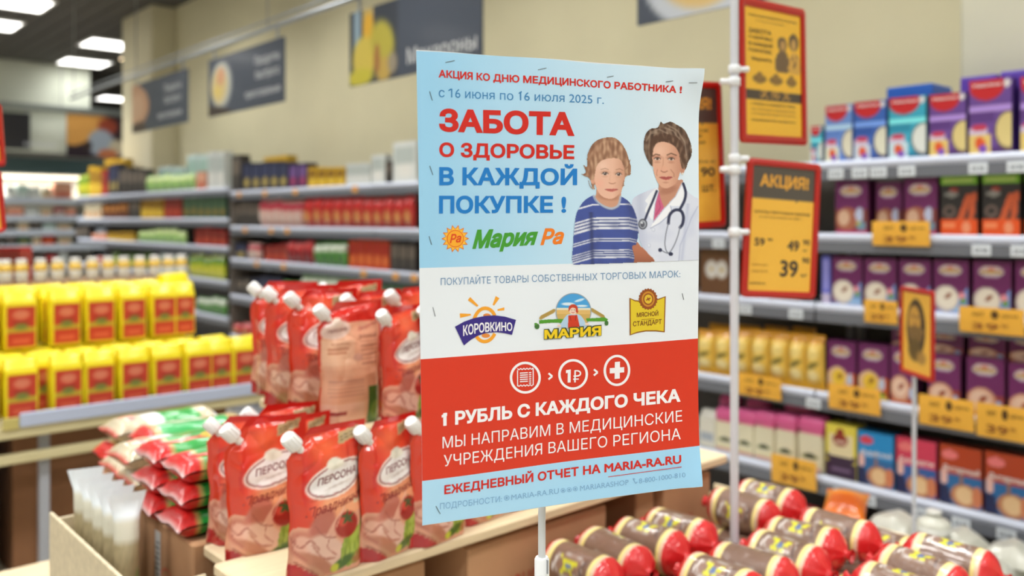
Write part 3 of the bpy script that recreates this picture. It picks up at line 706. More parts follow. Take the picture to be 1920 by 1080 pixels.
# far unit
A, B_, C_, D_ = 'on the top shelf below the pillar', 'on the second shelf of the far shelving', 'on the third shelf of the far shelving', 'on the fourth shelf of the far shelving'
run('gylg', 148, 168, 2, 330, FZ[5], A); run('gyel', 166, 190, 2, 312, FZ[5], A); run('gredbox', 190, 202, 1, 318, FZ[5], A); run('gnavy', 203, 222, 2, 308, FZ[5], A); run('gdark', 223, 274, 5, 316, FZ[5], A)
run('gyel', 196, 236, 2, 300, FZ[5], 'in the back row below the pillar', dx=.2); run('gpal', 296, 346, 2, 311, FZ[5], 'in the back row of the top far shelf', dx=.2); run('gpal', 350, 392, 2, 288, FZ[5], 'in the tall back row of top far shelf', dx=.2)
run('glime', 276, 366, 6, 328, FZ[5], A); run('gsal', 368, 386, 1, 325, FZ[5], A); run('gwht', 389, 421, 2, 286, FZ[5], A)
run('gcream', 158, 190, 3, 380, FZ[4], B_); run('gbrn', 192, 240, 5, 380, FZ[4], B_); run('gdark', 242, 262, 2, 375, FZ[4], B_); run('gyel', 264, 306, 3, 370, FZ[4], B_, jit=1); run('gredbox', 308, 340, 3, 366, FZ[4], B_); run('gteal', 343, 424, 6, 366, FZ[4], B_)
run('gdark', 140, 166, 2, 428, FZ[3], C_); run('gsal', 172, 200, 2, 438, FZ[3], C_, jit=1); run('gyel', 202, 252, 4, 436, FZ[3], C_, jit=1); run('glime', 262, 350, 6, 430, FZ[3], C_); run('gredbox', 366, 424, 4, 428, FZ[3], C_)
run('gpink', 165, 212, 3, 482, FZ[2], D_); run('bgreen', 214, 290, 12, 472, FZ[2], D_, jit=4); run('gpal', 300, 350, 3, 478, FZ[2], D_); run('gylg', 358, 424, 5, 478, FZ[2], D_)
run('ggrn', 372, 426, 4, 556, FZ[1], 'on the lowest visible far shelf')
# ------------------------------------------------------------------ price tags
ORA = (244, 184, 66)
def tagproto(w, h, txt):
    r = root('price_tag'); mb = MB(); n = 7
    P = np.array([[(x*w, -.003-.004*math.sin(a*2.2), (a-1)*h) for x in (-.5, .5)] for a in np.linspace(1, 0, n)]); mb.grid(P, ORA, True, True); P2 = P.copy(); P2[..., 1] += .001; mb.grid(P2, ORA, True); mb.build('card', CARD, r)
    mb = MB(); fn = lambda X, Y: np.stack([(X-.5)*w, -.0085+np.zeros(X.shape), (Y-1)*h], -1)
    mb.add(fn(np.array([.56+.06*math.cos(q) for q in np.linspace(0, 6.28, 13)[:-1]]), np.array([.74+.16*math.sin(q) for q in np.linspace(0, 6.28, 13)[:-1]])), [tuple(range(12))], (90, 62, 24))
    put_text(mb, 'ХИТ', fn, .2, .66, .4, .66, .14, .14, (110, 76, 30), .02)
    put_text(mb, 'ЦЕНА', fn, .66, .68, .92, .68, .1, .1, (110, 76, 30), .02); put_text(mb, txt, fn, .2, .16, .62, .16, .24, .24, (150, 90, 40), .02); put_text(mb, '90', fn, .66, .28, .76, .28, .12, .12, (150, 90, 40), .02)
    mb.build('printed_text', INK, r); return Proto(r, (w, .01, h))
TG = tagproto(.16, .075, '39')
for pxL, pxR, yt, yb, lb in ((1637, 1745, 415, 461, 'yellow price tag below the chocolate porridge boxes, second shelf'), (1622, 1684, 563, 606, 'yellow price tag left of the small sign, third shelf'), (1800, 1922, 577, 626, 'wide yellow price tag at right edge, third shelf'),
        (1383, 1466, 704, 745, 'yellow price tag under the pasta bags by the pole'), (1555, 1652, 724, 772, 'yellow price tag under the fruit porridge boxes'), (1724, 1828, 745, 802, 'yellow price tag right of the thin sign pole'), (1832, 1930, 760, 824, 'yellow price tag at the right edge, fourth shelf'), (1448, 1532, 858, 912, 'yellow price tag under the pink topped sugar packs')):
    X = XS-.012; a = at_X(pxL, 400, X).y; b = at_X(pxR, 400, X).y; pm = (pxL+pxR)/2; z1 = at_X(pm, yt, X).z; z0 = at_X(pm, yb, X).z
    TG.put((X, (a+b)/2, z1), lb, 'price tag', 'yellow price tags on the right shelving', -math.pi/2, ((a-b)/.16, 1, (z1-z0)/.075))
r = root('price_label'); mb = MB(); mb.box(-.028, .028, -.002, 0, -.034, 0, (226, 234, 240), .0006); mb.build('card', CARD, r)
mb = MB(); fn = lambda X, Y: np.stack([(X-.5)*.056, -.0026+np.zeros(X.shape), (Y-1)*.034], -1); put_text(mb, '59.90', fn, .15, .25, .85, .25, .45, .45, (110, 120, 130), .02); mb.build('printed_text', INK, r)
WL = Proto(r, (.056, .002, .034))
for row, (z, pxs) in enumerate(((RZ[5], (1565, 1610, 1645, 1698, 1832, 1905)), (RZ[4], (1345, 1838, 1912)), (RZ[3], (1395, 1490)), (RZ[2], (1523,)), (RZ[1], (1575, 1625, 1730, 1800, 1885)))):
    for i, px in enumerate(pxs):
        WL.put((XS-.0035, at_X(px, 400, XS-.012).y, z-.026), 'small white price label on the %s shelf rail, %s' % (['top', 'second', 'third', 'fourth', 'fifth'][row], nth(i, len(pxs)) if len(pxs) > 1 else 'single'), 'price label', 'small white price labels', -math.pi/2)
r = root('price_label'); mb = MB(); mb.box(-.03, .03, -.002, 0, -.04, 0, (236, 170, 90), .0006); mb.build('card', CARD, r); OL = Proto(r, (.06, .002, .04))
for (z, pxs, wh) in ((MZ[5], (447, 495, 552, 664), 'top rail left of poster'), (MZ[4], (458, 507, 537), 'second rail left of poster'), (MZ[3], (480, 530, 680, 740, 775), 'third rail left of poster')):
    for i, px in enumerate(pxs):
        OL.put((XS-.006, at_X(px, 400, XS-.012).y, z-.006), 'small orange price label on the %s, %s' % (wh, nth(i, len(pxs))), 'price label', 'small orange price labels', -math.pi/2)
# ================================================================== HANGING BANNERS
BX = 2.4; BZ0 = 2.185; BZ1 = 2.565
mb = MB(); mb.tube([(BX, 0.2, 2.64), (BX, 9.6, 2.64)], .016, (170, 178, 184), 8)
t = thing('hanging_rail', (BX, 4, 2.64), 'long grey metal rail that carries the dark food banners', 'rail'); 
mb = MB(); mb.tube([(0, -3.9, 0), (0, 5.0, 0)], .014, (168, 176, 182), 8); mb.build('pipe', CHROME, t)
mb = MB(); mb.tube([(0, -3.9, .05), (0, 5.0, .05)], .006, (150, 158, 164), 6); mb.build('upper_pipe', CHROME, t)
for y in (-3.5, -1.6, .9, 3.2, 4.9):
    mb = MB(); mb.tube([(0, y, 0), (0, y, CEIL-2.64)], .004, (150, 150, 150), 6); mb.build('hanger_wire', CHROME, t)
DARK = (80, 88, 102)
def banner(ya, yb, label, paint, texts, res=60, x=BX, z0=BZ0, z1=BZ1, normal='x', base=DARK, group='dark hanging food banners'):
    """a printed board hung under the rail; ya is its left end as seen"""
    w = abs(ya-yb); h = z1-z0
    if normal == 'x': t = thing('hanging_banner', (x, (ya+yb)/2, z0), label, 'banner', group, -math.pi/2)
    else: t = thing('hanging_banner', ((ya+yb)/2, x, z0), label, 'banner', group, 0)
    mb = MB(); mb.box(-w/2, w/2, 0, .012, 0, h, base, .002); mb.build('board', SIGN, t)
    X, Z = np.meshgrid(np.linspace(0, 1, res), np.linspace(1, 0, res//2)); p = Paint(X*w/h, Z, base); paint(p)
    P = np.stack([(X-.5)*w, np.full(X.shape, -.0008), Z*h], -1); mb = MB(); mb.grid(P, p.C, False, True); f = mb.build('front_print', SIGN, t)
    mb = MB(); fn = lambda X, Y: np.stack([X*h-w/2, np.full(X.shape, -.0016), Y*h], -1)
    for (b, x0, y0, x1, c) in texts: put_text(mb, b, fn, x0, y0, x1, y0, c, c, (214, 218, 222), .01)
    if texts: mb.build('printed_text', INK, f)
    for sx in (-.42, .42):
        mb = MB(); mb.box(sx*w-.012, sx*w+.012, .002, .010, h-.01, h+.075, (190, 196, 200), .001); mb.build('hanger_clip', CHROME, t)
    return t
def hand(p):
    p.X = p.X/2
    p.poly(spline([(.0, 1.0), (.18, .98), (.42, .75), (.5, .45), (.3, .15), (.0, .1)]), (206, 160, 126)); p.ell(.15, .5, .2, .3, (222, 184, 150), 0, .4); p.poly(spline([(0, .0), (.4, .0), (.3, .2), (0, .16)]), (90, 74, 66))
def plate(p):
    p.X = p.X/1.3
    p.ell(.42, .5, .34, .42, (150, 156, 160), 0, .06); p.ell(.4, .52, .3, .37, (206, 208, 196), 0, .06); p.ell(.36, .5, .24, .3, (226, 206, 146), 0, .3); p.ell(.4, .66, .12, .16, (226, 170, 130), 0, .5); p.ell(.3, .42, .12, .1, (236, 210, 120), 0, .5)
    p.poly([(0, 0), (.8, 0), (.5, .12), (0, .2)], (74, 64, 58))
def pasta_pic(p):
    p.X = p.X/1.3
    p.rect(0, 0, .9, 1, (64, 70, 80)); p.rect(.08, .4, .2, 1, (150, 174, 190)); p.rect(.26, .55, .46, 1, (196, 176, 120)); p.ell(.36, .72, .1, .22, (226, 176, 60), 0, .3)
    p.ell(.28, .34, .22, .3, (216, 196, 90), 0, .25); p.ell(.62, .5, .2, .3, (190, 180, 76), .3, .4); p.ell(.2, .1, .25, .12, (206, 196, 70), 0, .4); p.ell(.64, .14, .14, .16, (200, 170, 90), 0, .4); p.ell(.8, .2, .08, .14, (160, 150, 130), 0, .4); p.ell(.52, .3, .06, .2, (170, 120, 70), 0, .3)
def bowl(p):
    p.ell(.75, .55, .72, .68, (206, 214, 224), 0, .05); p.ell(.75, .62, .58, .58, (226, 196, 130), 0, .12); p.ell(.7, .7, .3, .3, (176, 140, 86), 0, .7)
def tx3(x0): return [('Продукты', x0+.1, .68, x0+.95, .14), ('быстрого', x0+.12, .45, x0+.95, .14), ('приготовления', x0-.25, .17, x0+.98, .13)]
yy = lambda px: at_X(px, 300, BX).y
banner(yy(248), yy(351), 'smallest dark hanging banner with a hand picture, farthest along the rail', hand, tx3(1.75))
banner(yy(391), yy(532), 'dark hanging banner with a round plate of pasta, middle one', plate, tx3(1.75))
banner(yy(656), yy(903), 'large dark hanging banner with yellow pasta jars above the poster', pasta_pic, [('Макароны', 1.37, .13, 2.74, .2)], 90)
banner(yy(1195), yy(1195)-1.08, 'dark hanging banner with a bowl of grain at the top edge', bowl, [('Крупы', 1.7, .4, 2.5, .24)], 60)
# far rail + banners over the chilled cabinets (normal towards -Y)
YB = 13.6
t = thing('hanging_rail', (2, YB, 3.02), 'thin grey rail below the white bulkhead on far left', 'rail')
mb = MB(); mb.box(-3, 3.0, -.02, .02, 0, .09, (170, 178, 172), .004); mb.build('pipe', CHROME, t)
for x in (-2.5, -.5, 1.5, 2.8):
    mb = MB(); mb.tube([(x, 0, .09), (x, 0, CEIL-3.02)], .006, (150, 150, 150), 6); mb.build('hanger_wire', CHROME, t)
def xx(px, py=250): return at_Y(px, py, YB)
a = xx(-40).x; b = xx(57).x
z1 = xx(30, 211).z; z0 = xx(30, 279).z
banner(a, b, 'plain near black hanging banner with small white letters, far left', lambda p: None, [('молоко', 1.1, .1, 1.9, .13)], 20, YB, z0, z1, 'y', (44, 44, 48), None)
def food(p):
    p.rect(0, 0, 3, 1, (52, 42, 48)); p.poly(spline([(0, .3), (0, 1), (.8, 1), (.9, .8), (.5, .4)]), (216, 160, 84)); p.ell(.9, .75, .22, .2, (150, 70, 50), 0, .5); p.ell(.75, .35, .3, .32, (160, 172, 184), 0, .2); p.ell(1.1, .25, .18, .2, (200, 190, 160), 0, .3); p.ell(.9, .1, .22, .12, (196, 120, 80), 0, .4); p.ell(.45, .28, .1, .1, (60, 50, 44), 0, .3)
a = xx(125).x; b = xx(233).x; banner(a, b, 'dark hanging banner with bread and cheese picture left of the pillar', food, [], 50, YB, xx(180, 296).z, xx(180, 216).z, 'y', (52, 42, 48), None)
# ================================================================== CHILLED CABINETS far left
CY = 14.3
def cx(px, py=400): return at_Y(px, py, CY)
xl, xr = cx(-60).x, cx(205).x; zt = cx(80, 297).z
t = thing('chilled_cabinet', ((xl+xr)/2, CY, 0), 'lit open chilled cabinet with teal top band, far left', 'cabinet'); W2 = (xr-xl)/2
for nm, bx, c in (('top_band', (-W2, W2, -.04, .06, zt-.24, zt), (84, 108, 112)), ('back_panel', (-W2, W2, .76, .8, .1, zt-.02), (236, 232, 220)), ('base', (-W2, W2, .0, .76, 0, .3), (90, 96, 100)), ('side_panel', (W2-.04, W2, .06, .76, .3, zt-.02), (60, 74, 78)), ('top_cover', (-W2, W2, .06, .8, zt-.03, zt), (84, 108, 112))):
    mb = MB(); mb.box(*bx, c, .004); mb.build(nm, STEEL, t)
mb = MB(); mb.box(-W2+.05, W2-.05, .12, .16, zt-.29, zt-.25, (255, 240, 214)); mb.build('lamp_tube', mat('cabinet_glow', emit=3.0), t)
lz = [cx(70, v).z for v in (372, 405, 432, 460, 500)]
for z in lz:
    mb = MB(); mb.box(-W2+.02, W2-.05, .05, .7, z-.03, z, (222, 226, 230), .003); s = mb.build('shelf_board', STEEL, t)
    mb = MB(); mb.box(-W2+.02, W2-.05, .035, .048, z-.075, z+.01, (206, 216, 230), .003); mb.build('price_rail', PLAST, s)
ld = bpy.data.lights.new('cabinet_strip', 'AREA'); ld.shape = 'RECTANGLE'; ld.size = xr-xl-.3; ld.size_y = .06; ld.energy = 26; ld.color = (1, .95, .85)
l = bpy.data.objects.new('cabinet_strip', ld); COL.objects.link(l); l.location = ((xl+xr)/2, CY+.3, zt-.3)
SPOT = ['nearest the orange sign', 'second from the orange sign', 'in the middle', 'second from its right end', 'at its right end']
for row, items in enumerate(((('gwht', 16, 32, 348), ('gpal', 36, 56, 346), ('gwht', 58, 80, 350), ('gcream', 84, 100, 352), ('gsal', 104, 140, 342)), (('gsal', 14, 48, 388), ('gwht', 50, 76, 390), ('gcream', 78, 100, 388), ('gpink', 102, 124, 388), ('gsal', 126, 146, 390)),
        (('gdark', 14, 34, 420), ('gcream', 36, 58, 416), ('gdark', 62, 80, 420), ('gpal', 84, 108, 420), ('gcream', 110, 138, 420)), (('gdark', 14, 34, 445), ('gteal', 36, 60, 442), ('gcream', 64, 80, 444), ('gorabox', 82, 106, 442), ('gcream', 112, 138, 444)), (('gpal', 4, 26, 468), ('gred', 30, 58, 476), ('gdark', 62, 84, 478), ('gred', 88, 110, 478), ('gwht', 114, 130, 474)))):
    for i, (key, a, b, yt) in enumerate(items):
        pr = KC[key]; x0, x1 = cx(a).x, cx(b).x; h = cx((a+b)/2, yt).z-lz[row]; W, D, Hh = pr.dims
        pr.put(((x0+x1)/2, CY+.1, lz[row]+.001), '%s in the chilled cabinet, %s shelf, %s' % (NM[key], ORD[row], SPOT[i]), 'food', None, 0, ((x1-x0)/W*.96, .25/D, h/Hh))
# ================================================================== YELLOW FLOUR TABLE
YT = 3.0
BEI = (214, 204, 158)
def yx(px, Y=YT): return at_Y(px, 700, Y).x
t = thing('display_table', (.6, YT, 0), 'long pale wooden display table with grey blue price rail, holding yellow packs', 'table')
L0, L1 = -1.5, yx(519)-.6
for nm, bx, c, m in (('front_beam', (L0, L1, 0, .035, .828, .868), BEI, WOOD), ('rear_beam', (L0, L1, 1.22, 1.255, .828, .868), BEI, WOOD), ('table_board', (L0, L1, .035, 1.22, .85, .878), (222, 214, 190), WOOD), ('side_beam', (L1-.035, L1, .035, 1.22, .828, .868), BEI, WOOD),
        ('lower_beam', (L0, L1-.25, .02, .05, .745, .775), BEI, WOOD), ('lower_shelf', (L0, L1-.05, .05, 1.2, .30, .33), (216, 208, 184), WOOD), ('shelf_edge', (L0, L1-.05, .0, .048, .29, .35), BEI, WOOD)):
    mb = MB(); mb.box(*bx, c, .004); mb.build(nm, m, t)
for x in (L0+.05, yx(94)-.6, L1-.3):
    for y in (.06, 1.18):
        mb = MB(); mb.box(x-.015, x+.015, y, y+.03, 0, .828, (168, 172, 180), .003); mb.build('leg', STEEL, t)
mb = MB(); mb.box(yx(36)-.6, yx(512)-.6, -.012, -.001, .862, .905, (186, 198, 222), .003); mb.build('price_rail', PLAST, t)
mb = MB(); mb.box(yx(4)-.6, yx(35)-.6, -.009, -.001, .858, .895, (196, 184, 110), .002); mb.build('price_card', CARD, t)
# cartons under it
def carton(name, x0, x1, y0, y1, z0, z1, label, col=(176, 130, 88), texts=(), face='-y', open_top=False, group=None, ring=None, flaps=True, seed=0):
    t = thing(name, ((x0+x1)/2, (y0+y1)/2, z0), label, 'carton', group); w2, d2, h = (x1-x0)/2, (y1-y0)/2, z1-z0
    mb = MB()
    if open_top:
        k = .006
        mb.box(-w2, -w2+k, -d2, d2, 0, h, col, .001); mb.box(w2-k, w2, -d2, d2, 0, h, col, .001); mb.box(-w2+k, w2-k, -d2, -d2+k, 0, h, col, .001); mb.box(-w2+k, w2-k, d2-k, d2, 0, h, col, .001); mb.box(-w2+k, w2-k, -d2+k, d2-k, 0, k, col)
    else:
        mb.box(-w2, w2, -d2, d2, 0, h, col, .003)
        mb.box(-w2+.004, w2-.004, -.0015, .0015, h, h+.0006, tuple(int(c*.5) for c in col))
    b = mb.build('carton_body', CARTON, t)
    if texts or ring:
        mb = MB()
        if face == '-y': fn = lambda X, Y: np.stack([X, np.full(X.shape, -d2-.0006), Y], -1)
        else: fn = lambda X, Y: np.stack([np.full(X.shape, -w2-.0006), -X, Y], -1)
        for (bd, xa, ya, xb, c, cl) in texts: put_text(mb, bd, fn, xa, ya, xb, ya, c, c, cl, .015)
        if ring:
            (rx, ry, rr, cl) = ring
            for r0 in (rr, rr*.62):
                q = np.linspace(0, 2*math.pi, 25); V = np.concatenate([fn(rx+r0*np.cos(q), ry+r0*np.sin(q)), fn(rx+(r0-.005)*np.cos(q), ry+(r0-.005)*np.sin(q))]); mb.add(V, [(i, i+1, 26+i, 25+i) for i in range(24)], cl)
        mb.build('printed_text', INK, t)
    return t
for i, (x0, x1) in enumerate(((-.6, -.22), (-.18, .2), (.24, .62), (.68, 1.04), (1.08, 1.40))):
    carton('cardboard_carton', x0, x1, YT+.2, YT+.6, .331, .331+(.36 if i < 2 else .47), 'brown cardboard carton on lower shelf of yellow pack table, %s' % nth(i, 5), (140, 98, 66), group='brown cartons under the flour table')
# packs
FP = KC['flour']
def yput(pxa, pxb, Y, z, ybase, lb, g, yaw=0, k=.72):
    xa, xb = yx(pxa, Y), yx(pxb, Y); w = (xb-xa)/k
    FP.put(((xa+xb)/2, Y, z), lb, 'pack', g, yaw, (w/.088, 1.1, 1))
lowr = [(-52, -6), (15, 67), (104, 151), (165, 211), (231, 276), (293, 338), (354, 394), (398, 432), (442, 481)]
upr = [(-50, -8), (14, 64), (102, 147), (168, 211), (232, 270), (290, 326), (332, 362)]
g1, g2, g3 = 'yellow flour packs, lower front row', 'yellow flour packs, upper row', 'yellow flour packs behind the front rows'
for i, (a, b) in enumerate(lowr): yput(a, b, YT+.02, .879, 0, 'yellow flour pack with red label, %s of lower row' % nth(i, len(lowr)), g1, 0, .8)
for i, (a, b) in enumerate(upr): yput(a, b, YT+.2, 1.073, 0, 'yellow flour pack with red label, %s of upper row' % nth(i, len(upr)), g2, random.uniform(-.06, .06), .78)
k = 0
for r_ in range(1, 5):
    for i in range(9):
        x = .42+i*.112
        if r_ == 1 or (i < 8): FP.put((x, YT+.02+.09*r_*1.0+ (.0), .879), 'yellow flour pack buried in the lower layer, row %s, %s' % (ORD[r_], nth(i, 9)), 'pack', g3, 0, (1.12, 1.1, 1)); k += 1
for r_ in range(1, 3):
    for i in range(7):
        x = .5+i*.112; FP.put((x, YT+.2+.1*r_, 1.073), 'yellow flour pack behind the upper row, %s row back, %s' % (ORD[r_-1], nth(i, 7)), 'pack', g3, random.uniform(-.08, .08), (1.12, 1.15, 1.02))
p = at_Y(345, 560, YT+.26); FP.put((p.x+.0, YT+.30, 1.10), 'rounded yellow flour pack rising at the right end of upper row', 'pack', g3, .3, (1.25, 1.2, 1.02))
# white roll at the right end
mb = MB(); mb.lathe([(.0, 0), (.03, 0), (.036, .01), (.036, .05), (.03, .062), (.008, .064)], (222, 224, 214), 16)
q = at_Y(516, 700, YT+.1); t = thing('white_tub', (q.x-.0, YT+.1, .879), 'small round white tub at right end of the flour table', 'tub'); mb.build('tub_body', PLAST, t); mb = MB(); mb.lathe([(.037, .045), (.037, .055)], (190, 200, 190), 16); mb.build('lid_rim', PLAST, t)
# jar riser behind
YJ = 3.95
t = thing('riser_shelf', (.7, YJ, .879), 'narrow wooden riser behind the yellow packs with white jars', 'shelf')
mb = MB(); mb.box(-1.5, .75, 0, .26, .335, .357, (150, 110, 70), .003); mb.build('riser_board', WOOD, t)
for x in (-1.3, -.3, .7):
    mb = MB(); mb.box(x-.01, x+.01, .02, .24, 0, .334, (150, 120, 86), .002); mb.build('riser_leg', WOOD, t)
r = root('glass_jar'); mb = MB(); mb.lathe([(.026, 0), (.032, .005), (.032, .055), (.024, .07)], (226, 226, 222), 14); mb.build('jar_body', PLAST, r)
mb = MB(); mb.lathe([(.0325, .045), (.0325, .062), (.025, .074)], (232, 196, 90), 14); mb.build('jar_label', CARD, r)
mb = MB(); mb.lathe([(.026, .07), (.026, .088), (.022, .092)], (222, 220, 216), 14); mb.build('jar_lid', PLAST, r); JR = Proto(r, (.064, .064, .092))
jp = [-10, 10, 40, 76, 108, 141, 173, 203, 232, 262, 290, 316, 340]
for i, px in enumerate(jp):
    Y = YJ+.07; xj = at_Y(px, 510, Y).x; JR.put((xj, Y+.0, .879+.358), 'white jar with yellow cap band behind yellow packs, %s' % nth(i, len(jp)), 'jar', 'white jars behind the yellow packs', 0, (.82, .82, 1.05))
for i, px in enumerate((-14, 12, 34)):
    xj = at_Y(px, 500, YJ+.18).x; KC['gredbox'].put((xj, YJ+.16, .879+.358), 'red box standing behind the white jars, %s' % nth(i, 3), 'box', 'red boxes behind the jars', 0, (.8, .5, .8))
# ================================================================== CENTRE DISPLAY
ZB = 1.0; YBd = 1.08
LWD = (226, 206, 170)
t = thing('display_counter', (1.0, 1.2, 0), 'pale wooden display counter with two overlapping boards under the sauce pouches', 'counter')
for nm, bx in (('front_board', (.52, 1.575, YBd, 1.235, ZB-.018, ZB)), ('rear_board', (.555, 1.575, 1.236, 1.357, ZB-.034, ZB-.016)), ('raised_board', (.765, 1.36, 1.25, 1.60, 1.132, 1.15)), ('rear_panel', (.55, 1.57, 1.272, 1.284, .461, ZB-.036)), ('lower_board', (.52, 1.575, YBd+.02, 1.285, .44, .46))):
    mb = MB(); x0, x1, y0, y1, z0, z1 = bx; mb.box(x0-1, x1-1, y0-1.2, y1-1.2, z0, z1, LWD if nm != 'rear_panel' else (110, 76, 54), .003); mb.build(nm, WOOD, t)
for x, y in ((.57, 1.14), (1.54, 1.14), (.57, 1.26), (1.54, 1.26)):
    mb = MB(); mb.box(x-1.012, x-.988, y-1.212, y-1.188, 0, .44, (170, 140, 110), .003); mb.build('leg', WOOD, t)
for x in (.785, 1.34):
    mb = MB(); mb.box(x-1.01, x-.99, 1.26-1.2, 1.355-1.2, ZB-.0155, 1.132, (200, 176, 136), .002); mb.build('riser_leg', WOOD, t)
mb = MB(); mb.box(-.22, -.1, .38, .40, .9855-0, 1.132, (200, 176, 136), .002); mb.build('riser_leg', WOOD, t)
RED = (176, 84, 60)
CT = (186, 142, 104)
ZC = ZB-.02
carton('cardboard_carton', .535, .812, 1.115, 1.27, .461, ZC-.016, 'brown cardboard carton under the left end of the counter', CT)
carton('cardboard_carton', .89, 1.222, 1.105, 1.27, .461, ZC-.016, 'brown cardboard carton with red print behind the poster pole', CT, texts=[('ЮНОСТАЛЬ', -.075, .40, .085, .035, RED)], ring=(.005, .33, .035, RED))
carton('cardboard_carton', 1.33, 1.388, 1.125, 1.27, .461, ZC-.016, 'narrow brown carton squeezed left of the right end carton', CT)
carton('cardboard_carton', 1.391, 1.548, 1.105, 1.27, .461, ZC-.016, 'brown cardboard carton with red print at right end of counter', CT, texts=[('РАВ', -.06, .395, .02, .035, RED)], ring=(-.03, .34, .03, RED))
# ------------------------------------------------------------------ sauce pouch
PW, PH = .122, .2
def pouch_surface(n, m, front=True, seed=0):
    U, Vv = np.meshgrid(np.linspace(0, 1, n), np.linspace(0, 1, m))
    zt = PH
    Z = Vv*zt
    k = Vv
    xl = -PW/2*(1-.07*np.sin(np.clip(k/.72, 0, 1)*math.pi)**2)-.001*np.sin(k*23+seed)
    cut = np.clip((k-.80)/.20, 0, 1); xl = xl+cut*.034
    xr = PW/2*(1-.05*np.sin(np.clip(k, 0, 1)*math.pi)**2)+.001*np.sin(k*17+seed*2)
    X = xl+(xr-xl)*U
    side = np.clip(np.minimum(U, 1-U)/.5, 0, 1)
    ed = np.clip((np.minimum(U, 1-U)-.045)/.16, 0, 1)
    prof = (ed*ed*(3-2*ed))**.6*(.75+.25*np.sin(U*math.pi))
    T = .0245*np.clip((1-k-.04)/.55, 0, 1)**.62
    T *= np.where(k < .12, .8+.2*k/.12, 1)
    D = T*prof
    body = prof
    wr = np.array([[noise.noise(Vector((X[i, j]*34+seed*3, Z[i, j]*20, seed))) + .6*noise.noise(Vector((X[i, j]*16-Z[i, j]*60, Z[i, j]*30+seed, 3+seed))) for j in range(n)] for i in range(m)])
    amp = .0024*(.5+1.5*np.clip((k-.45)/.4, 0, 1)+.7*np.exp(-((U-.1)/.25)**2)*np.clip((k-.3)/.3, 0, 1))
    rg = np.array([[(1-abs(noise.noise(Vector((X[i, j]*22+seed*5+Z[i, j]*14, Z[i, j]*15-X[i, j]*20, 9+seed))))*2.2) for j in range(n)] for i in range(m)])
    rg = np.clip(rg, 0, 1)**5*.0028*np.clip((k-.25)/.4, .1, 1)*(.35+.65*np.clip(np.abs(U-.5)*2.4, 0, 1))
    D = np.maximum(D-rg*np.clip(body*2, 0, 1)+wr*amp*(.25+.75*body), .0004)
    return U, Vv, X, Z, D
